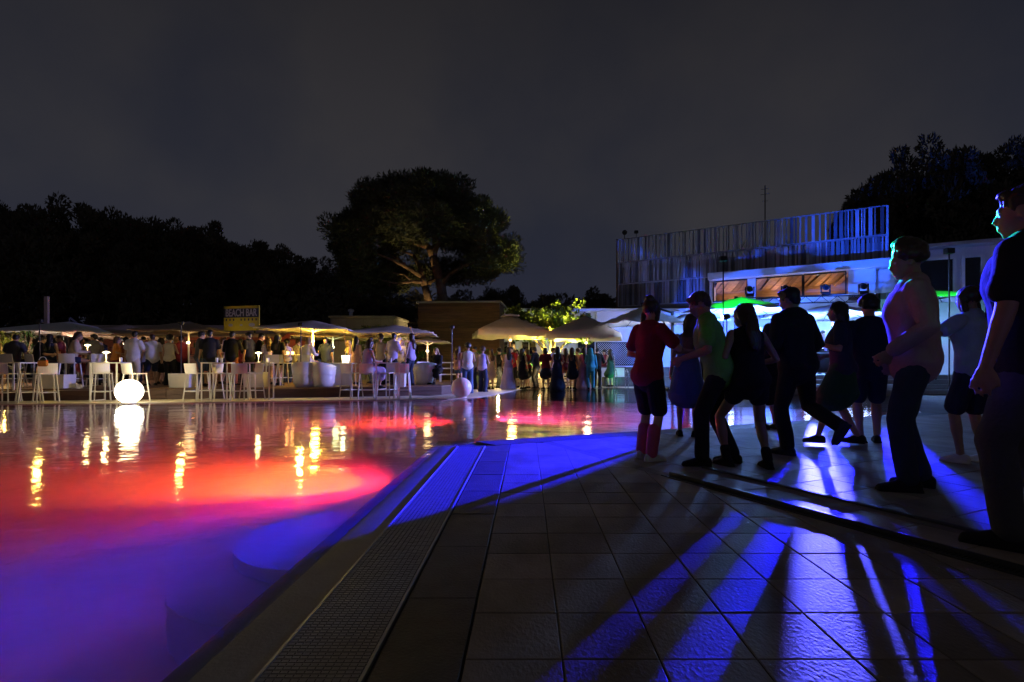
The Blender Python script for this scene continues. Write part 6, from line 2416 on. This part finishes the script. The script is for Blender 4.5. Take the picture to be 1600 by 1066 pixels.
GUESTS += [
    ('m_tee_drink', 'man in a cream shirt behind the olive plant', 38, 20.6, DZ, 140, C(skin=0, shirt='cream', trousers='black'), 1.0),
    ('w_dress', 'woman in a wine dress behind the woman in the beige blouse', 126, 19.6, DZ, -40, C(skin=1, dress='wine', hair='brown'), 0.98),
    ('m_long', 'man in a navy shirt behind the small yellow deck lamp', 160, 20.4, DZ, 170, C(skin=0, shirt='navy', trousers='black'), 1.0),
    ('w_tank_wide', 'woman in a rust top half hidden by the man in the pale tee', 196, 19.8, DZ, 40, C(skin=2, shirt='rust', trousers='black'), 0.97),
    ('m_long', 'man in a grey shirt between the two pale shirts left of the parasol pole', 224, 20.6, DZ, -150, C(skin=1, shirt='grey', trousers='black'), 1.02),
    ('w_dress', 'woman in a black dress behind the cream blouse', 275, 20.8, DZ, 30, C(skin=1, dress='black', hair='blond'), 0.97),
    ('w_skirt', 'woman in a beige top facing the broad man in black', 346, 19.6, DZ, -80, C(skin=0, shirt='beige', skirt='black', hair='brown'), 0.98),
    ('m_tee_drink', 'man in a wine tee at the bar counter below the sign', 374, 21.2, DZ, 10, C(skin=2, shirt='wine', trousers='black'), 1.0),
    ('w_tank_wide', 'woman in a lavender top at the bar right of the sign', 448, 21.0, DZ, 20, C(skin=1, shirt='lavender', trousers='navy'), 0.97),
    ('m_long', 'man in a cream shirt at the bar behind the orange candles', 463, 21.6, DZ, -30, C(skin=1, shirt='cream', trousers='black', hair='brown'), 1.0),
    ('w_dress', 'woman in a rose dress left of the seated lavender woman', 556, 18.8, DZ, -20, C(skin=0, dress='rose'), 0.97),
    ('m_tee_drink', 'man in a black tee behind the beige top under the orange parasol', 582, 20.2, DZ, 150, C(skin=1, shirt='black', trousers='darkdenim'), 1.0),
    ('w_tee_shorts', 'woman in a white tee beside the thick white column', 628, 20.6, DZ, 160, C(skin=0, shirt='white', shorts='denim', hair='blond'), 0.96),
    ('m_tee_drink', 'man in a grey tee behind the woman in lavender and jeans', 744, 21.8, 0, 120, C(skin=1, shirt='grey', trousers='navy'), 1.0),
    ('w_tank_wide', 'woman in a black top behind the one in the beige dress', 780, 22.9, 0, -50, C(skin=0, shirt='black', trousers='black'), 0.98),
    ('w_skirt', 'woman in a rose top between the lilac and the black dress', 807, 23.6, 0, 160, C(skin=0, shirt='rose', skirt='black'), 0.97),
    ('m_long', 'man in a navy shirt by the backless pallet bench', 838, 22.4, 0, 60, C(skin=1, shirt='navy', trousers='black'), 1.0),
    ('m_tee_drink', 'man in a lavender tee behind the long navy dress', 863, 23.0, 0, -120, C(skin=1, shirt='lavender', trousers='darkdenim'), 1.0),
    ('w_tank_wide', 'woman in an orange top right of the dark purple dress', 903, 23.0, 0, 40, C(skin=2, shirt='orange', trousers='navy', hair='brown'), 0.97),
    ('m_long', 'man in wine red behind the green lit counter', 944, 26.0, 0, 170, C(skin=1, shirt='wine', trousers='black'), 1.0),
]
for g_ in GUESTS:
    key, lb, u, y, z, rz, cl, sc = g_
    if cl.get('hair') == 'teal':
        cl['hair'] = 'teal'
    crowd(key, lb, u, y, z, rz, cl, sc)

# ------------------------------------------------------------------ dancers on the paving
DV = 0.0105


def dancer(label, u, y, rz, colors, sc, **kw):
    return person(figure(voxel=DV, face=True, **kw), label, (X(u, y), y, 0.0), R(rz), colors, sc, 'dancers on the paving')


dancer('young woman in a red top, black shorts and pink leg warmers', 1012, 5.4, -55, C(skin=0, shirt='red', shorts='black', hair='brown', shoe='white'), 0.94, sex='f', top='tee', bottom='shorts', hair='bun',
       hands=((-0.14, 0.20, 1.12), (0.16, 0.22, 1.34)), feet=((-0.12, 0.04, .085), (0.10, -0.05, .085)), head=(0.2, 0.05), lean=(0.05, 0.02), hem=0.97)
red = [o for o in COL.objects if o.get('label', '').startswith('young woman in a red top')][0]
for s, (fx, fy) in ((0, (-0.12, 0.04)), (1, (0.10, -0.05))):
    bm = bmesh.new()
    limb(bm, [V3(fx, fy, 0.09), V3(fx * 1.0, fy + 0.02, 0.20), V3(fx * 0.97, fy + 0.04, 0.33)], [0.062, 0.066, 0.070])
    link('leg_warmer', solidify_mesh(bm, DV, 3, 0.006, 'leg_warmer'), CLOTH['pink'], red)
dancer('man in a green tee shirt and dark trousers bending towards the woman in red', 1118, 5.15, 70, C(skin=1, shirt='green', trousers='black', hair='brown', shoe='black'), 0.98, sex='m', top='tee', bottom='trousers', hair='short',
       hands=((-0.22, 0.30, 1.04), (0.16, 0.30, 1.12)), feet=((-0.16, 0.12, .085), (0.14, -0.16, .085)), head=(0.1, 0.22), lean=(0.24, 0.04), pelvis=(0, -0.03, 0.915))
dancer('woman in black shorts with bare legs and dark ankle boots crouching into a dance step', 1170, 5.0, 10, C(skin=1, shirt='black', shorts='black', hair='brown', shoe='black'), 0.95, sex='f', top='tank', bottom='hotpants', hair='long', shoes='boot',
       pelvis=(0.02, 0, 0.86), hands=((-0.16, 0.26, 1.06), (0.22, 0.24, 1.02)), feet=((-0.18, 0.10, .085), (0.14, -0.10, .085)), lean=(0.24, 0.05), head=(0.5, 0.1), knee=((-0.5, 1, 0), (0.4, 1, 0)))
dancer('slim woman in a dress coloured by blue light between the red and the green shirts', 1074, 7.2, -20, C(skin=1, dress='denim', hair='brown', shoe='black'), 0.96, sex='f', top=None, bottom='dress', hair='long',  # blue light on the figure is put into the dress colour
       hands=((-0.24, 0.12, 0.86), (0.18, 0.24, 1.16)), head=(0.3, 0), lean=(0.06, 0.06))
dancer('small dark haired woman in black standing behind the others at the water', 1203, 8.0, 15, C(skin=1, dress='black', hair='black', shoe='black'), 0.92, sex='f', top=None, bottom='dress', hair='long', sleeve='long',
       hands=((-0.12, 0.30, 1.16), (0.14, 0.28, 1.10)), head=(-0.5, 0))
dancer('man all in black kicking one foot back, in the middle of the dancers', 1246, 5.7, 20, C(skin=1, shirt='black', trousers='black', hair='black', shoe='navy'), 1.03, sex='m', top='long', bottom='trousers', hair='short', fat=1.12,
       hands=((-0.22, 0.24, 1.06), (0.24, 0.22, 1.04)), feet=((-0.12, 0.02, .085), (0.18, -0.34, 0.33)), tip=(0, 0.9), toes=(10, -10), lean=(0.10, -0.03), head=(0.3, 0.1))
dancer('woman in a dark top and bottle green skirt stepping forward', 1316, 6.4, 60, C(skin=1, shirt='navy', skirt='bottlegreen', hair='black', shoe='black'), 1.0, sex='f', top='tee', bottom='skirt', hair='bob',
       hands=((-0.16, 0.24, 1.22), (0.22, 0.20, 1.06)), feet=((-0.07, 0.26, .085), (0.08, -0.16, .11)), lean=(0.05, 0), head=(-0.2, 0))
dancer('man in a navy tee and navy shorts facing the stage, beside the green skirt', 1359, 6.6, -15, C(skin=1, shirt='navy', shorts='navy', hair='black', shoe='black'), 1.03, sex='m', top='tee', bottom='shorts', hair='curly',
       hands=((-0.30, 0.20, 1.10), (0.26, 0.30, 1.20)), feet=((-0.10, 0.0, .085), (0.09, 0.04, .085)), lean=(0.03, 0))
dancer('tall man in a pale rose shirt with green light on his curly hair', 1430, 4.1, 62, C(skin=1, shirt='rose', trousers='darkdenim', hair='brown', shoe='black'), 1.085, sex='m', top='long', bottom='trousers', hair='curly',
       hands=((-0.24, 0.16, 0.98), (0.24, 0.08, 0.92)), feet=((-0.12, 0.06, .085), (0.12, -0.05, .085)), lean=(0.05, 0.0), head=(0.2, 0.12), fat=1.06)
dancer('woman in a pale blue tee, navy shorts and white trainers behind the nearest man', 1522, 5.2, 15, C(skin=1, shirt='lightblue', shorts='navy', hair='brown', shoe='white'), 1.0, sex='f', top='tee', bottom='shorts', hair='tail',
       hands=((-0.30, 0.26, 1.30), (0.26, 0.30, 1.26)), feet=((-0.12, 0.04, .085), (0.11, -0.02, .085)), lean=(0.02, -0.05))
dancer('nearest man in a black tee shirt and grey jeans, cut by the right border', 1618, 2.78, 30, C(skin=1, shirt='black', trousers='darkgrey', hair='brown', shoe='black'), 1.09, sex='m', top='tee', bottom='trousers', hair='short', fat=1.10,
       hands=((-0.31, 0.08, 0.88), (0.28, 0.10, 0.86)), feet=((-0.14, 0.05, .085), (0.14, -0.04, .085)), lean=(0.04, 0.0), head=(0.25, 0.0))

# ------------------------------------------------------------------ pool lamps
RED = (1.0, 0.014, 0.03)


def pool_lamp(label, x, y, z, direction, pw, col, cone=150, m=None, core=0):
    d = Vector(direction).normalized()
    t = thing('pool_lamp', label, 'pool lamp', (x, y, z), math.atan2(d.y, d.x) - math.pi / 2, 'underwater pool lamps')
    b = bmesh.new()
    lathe(b, [(0.13, 0), (0.13, 0.02), (0.105, 0.03)], 24)
    bmesh.ops.transform(b, matrix=Matrix.Rotation(R(-90), 4, 'X'), verts=b.verts)
    bm_obj('bezel', b, M['steel'], t)
    b = bmesh.new()
    lathe(b, [(0.10, 0.031), (0.08, 0.040), (0.03, 0.045)], 24)
    bmesh.ops.transform(b, matrix=Matrix.Rotation(R(-90), 4, 'X'), verts=b.verts)
    bm_obj('lens', b, m or M['pool_lens'], t)
    p = Vector((0, 0.10, 0))
    if core:
        lamp('pool_core_light', 'SPOT', p, core, (1.0, 0.085, 0.008), 0.05, p + Vector((0, 1, -0.42)), 64, 1.0, parent=t)
    lamp('pool_light', 'SPOT', p, pw, col, 0.05, p + Vector((0, 1, d.z - 0.06)), cone, 1.0, parent=t)


blue_lens = mat('blue_pool_lens', (0.2, 0.2, 0.9), 0.3, var=0, emit=(0.15, 0.08, 1.0), estr=6.0)
pool_lamp('red underwater lamp glowing orange in the near pool wall', WX - 0.01, 5.25, -0.46, (-1, 0.14, -0.20), 560, RED, 125, core=2400)
pool_lamp('red underwater lamp farther along the pool divider', WX - 0.01, 10.15, -0.46, (-1, 0.03, -0.20), 800, RED, 120, core=1000)
pool_lamp('red underwater lamp in the right hand basin', -0.70 * S, 9.9, -0.28, (1, 0.5, -0.05), 1100, (1.0, 0.03, 0.20))
pool_lamp('red underwater lamp below the far pool edge', 0.9, 22.2, -0.35, (0.2, -1, -0.35), 4500, (1.0, 0.04, 0.03))
pool_lamp('blue underwater lamp near the viewer', WX - 0.01, 0.6, -0.35, (-1, 0.5, 0), 2.2, (0.42, 0.04, 1.0), m=blue_lens)
pool_lamp('violet underwater lamp in the far left of the pool', -13, 8, -0.35, (1, -0.15, 0), 75, (0.26, 0.06, 1.0), m=blue_lens)
pool_lamp('blue underwater lamp in the angled wall of the right basin', RIGHT_END.x - 3.2, RIGHT_END.y - 1.50, -0.3, (-0.3, 1, 0), 160, (0.12, 0.08, 1.0), m=blue_lens)

# ------------------------------------------------------------------ stage beams on the dancers
BLUE = (0.012, 0.010, 1.0)


def beam(label, u, y, z, target, pw, col, cone, rad=0.06, az=None, el=None):
    lx = X(u, y)
    t = thing('stage_spot', label, 'stage light', (lx, y, z), 0, 'blue stage spots')
    d = (Vector(target) - Vector((lx, y, z))).normalized()
    b = bmesh.new()
    lathe(b, [(0.07, -0.22), (0.10, -0.16), (0.10, 0.0), (0.115, 0.03)], 16)
    q = d.to_track_quat('Z', 'Y').to_matrix().to_4x4()
    bmesh.ops.transform(b, matrix=q, verts=b.verts)
    bm_obj('can', b, M['dark_metal'], t)
    b = bmesh.new()
    lathe(b, [(0.09, 0.031), (0.03, 0.036)], 16)
    bmesh.ops.transform(b, matrix=q, verts=b.verts)
    bm_obj('lens', b, M['bulb_blue'], t)
    b = bmesh.new()
    sqbar(b, (0.12, 0, 0), (0.12, 0, -(z - 0.08)), 0.03)
    box(b, (0.12, 0, -(z - 0.10)), (0.4, 0.4, 0.03))
    bm_obj('stand', b, M['dark_metal'], t)
    o = lamp('spot_light', 'SPOT', d * 0.08, pw, col, rad, d * 5, cone, 0.25, parent=t)
    if el:
        o.scale = (1, math.tan(R(el)) / math.tan(R(cone / 2)), 1)
    if az:
        # cone narrowed sideways, drawing the streaks that gaps between dancers' legs would leave
        o.scale = (math.tan(R(az)) / math.tan(R(cone / 2)), 1, 1)




def streak(label, p, slope, pw, col, half, z=1.0, ys=18.9, az=None, el=None):
    """a narrow stage spot whose light passes over ground point p with the given slope dx/dy"""
    x = p[0] + slope * (ys - p[1])
    beam(label, 824 + x * FPX / ys, ys, z, (p[0], p[1], 0.0), pw, col, half * 2, az=az, el=el)


A_L0 = (10.0, 18.9)
streak('blue stage spot washing the pool corner from the middle of the stage', (-0.43, 5.4), 0.767, 330000, (0.012, 0.010, 1.0), 4.2, 1.5, el=0.95)  # cone edge set to draw the crowd's shadow boundary
streak('narrow blue stage spot farthest right on the stage front', (1.69, 3.9), 0.69, 70000, BLUE, 1.5, az=0.16)
streak('narrow blue stage spot second from the right on the stage front', (1.43, 3.0), 0.668, 95000, BLUE, 1.5, az=0.30)
streak('narrow blue stage spot left of the two rightmost ones', (1.53, 2.6), 0.61, 95000, BLUE, 1.5, az=0.22)
streak('broad white blue stage spot shining between the dancers', (1.60, 2.75), 0.518, 130000, (0.085, 0.085, 1.0), 1.8, az=0.55)
streak('dim blue stage spot beside the rightmost loudspeaker', (1.75, 2.3), 0.636, 70000, BLUE, 1.5, az=0.30)
streak('blue stage spot at the left end of the stage front', (1.75, 2.2), 0.33, 50000, BLUE, 1.5, az=0.45)
streak('blue stage spot shining between the tall dancer and the woman in shorts', (3.3, 4.0), 0.57, 80000, BLUE, 1.6, az=0.32)
beam('lavender stage spot turned towards the guests on the far side', 1130, 18.0, 2.6, (-3.0, 18.0, 0.8), 7500, (0.33, 0.32, 1.0), 44)
beam('blue stage spot turned up at the metal screen', 1235, 19.5, 2.6, (11.0, 28.5, 6.2), 6500, (0.015, 0.10, 1.0), 95)
beam('added blue fill light left of the booth turned to the ground floor wall', 1180, 20.8, 1.6, (11.5, 28.3, 2.0), 3400, (0.02, 0.10, 1.0), 100)  # fill light added to deepen the wall's blue
beam('added blue fill light right of the booth turned to the ground floor wall', 1340, 20.2, 1.4, (13.6, 26.6, 1.8), 2600, (0.02, 0.16, 1.0), 72)  # second fill light added for the same wall
# green laser washes; the roof one is added to rim the tall dancer's hair
for k, (p, tg, pw, cone) in enumerate((((X(1128, 18.2), 18.2, 4.6), (X(1150, 20.4), 20.4, 3.5), 900, 36), ((X(1478, 15.6), 15.6, 4.3), (X(1462, 18.3), 18.3, 3.3), 500, 40), ((6.5, 31.6, 8.95), (X(1426, 4.15), 4.15, 1.93), 420000, 1.4))):
    t = thing('laser_projector', ('green laser projector on a thin stand before the left stage parasol', 'green laser projector on a thin stand before the small green parasol', 'green laser projector added on the roof screen to rim the tall dancer')[k], 'laser', p, 0, 'green lasers')
    b = bmesh.new()
    box(b, (0, -0.12 if k < 2 else 0.12, 0), (0.22, 0.18, 0.16), bevel=0.01)
    bm_obj('case', b, M['dark_metal'], t)
    b = bmesh.new()
    sqbar(b, (0, 0.12 if k > 1 else -0.12, -0.08), (0, 0.12 if k > 1 else -0.12, -p[2] + 0.05 if k < 2 else -0.3), 0.03)
    bm_obj('stand', b, M['dark_metal'], t)
    lamp('laser_light', 'SPOT', (0, 0.02 if k < 2 else -0.05, 0), pw, GRN, 0.02, Vector(tg) - Vector(p), cone, 0.3, parent=t)

# blue rim light added on the roof screen, cone flattened to miss the paving
rp_ = Vector((5.85, 31.95, 8.98))
t = thing('rim_spot', 'blue rim light added at the left end of the roof screen', 'stage light', rp_, 0)
dr_ = (Vector((2.9, 5.5, 2.35)) - rp_).normalized()
b = bmesh.new()
lathe(b, [(0.10, -0.25), (0.14, -0.18), (0.14, 0.0), (0.15, 0.03)], 16)
bmesh.ops.transform(b, matrix=dr_.to_track_quat('Z', 'Y').to_matrix().to_4x4(), verts=b.verts)
bm_obj('can', b, M['dark_metal'], t)
b = bmesh.new()
sqbar(b, (0, 0.05, 0), (0, 0.05, -0.4), 0.04)
bm_obj('clamp', b, M['dark_metal'], t)
o = lamp('rim_light', 'SPOT', dr_ * 0.1, 300000, (0.03, 0.03, 1.0), 0.06, dr_ * 5, 24, 0.3, parent=t)
o.scale = (1, math.tan(R(2.0)) / math.tan(R(12)), 1)

# warm path lamp behind the viewer
t = thing('path_lamp', 'warm path lamp on a post behind the viewer', 'lamp', (4.5, -9.0, -0.02), 0)
b = bmesh.new()
lathe(b, [(0.12, 0), (0.12, 0.05), (0.045, 0.08), (0.04, 3.6)], 14)
bm_obj('post', b, M['dark_metal'], t)
b = bmesh.new()
sph(b, (0, 0, 3.8), 0.22, 20)
bm_obj('globe', b, mat('path_globe', (0.9, 0.8, 0.6), 0.4, var=0, emit=(1.0, 0.75, 0.5), estr=2.0), t)
lamp('path_light', 'POINT', (0, 0.4, 3.7), 56, (1.0, 0.70, 0.46), 0.2, parent=t)
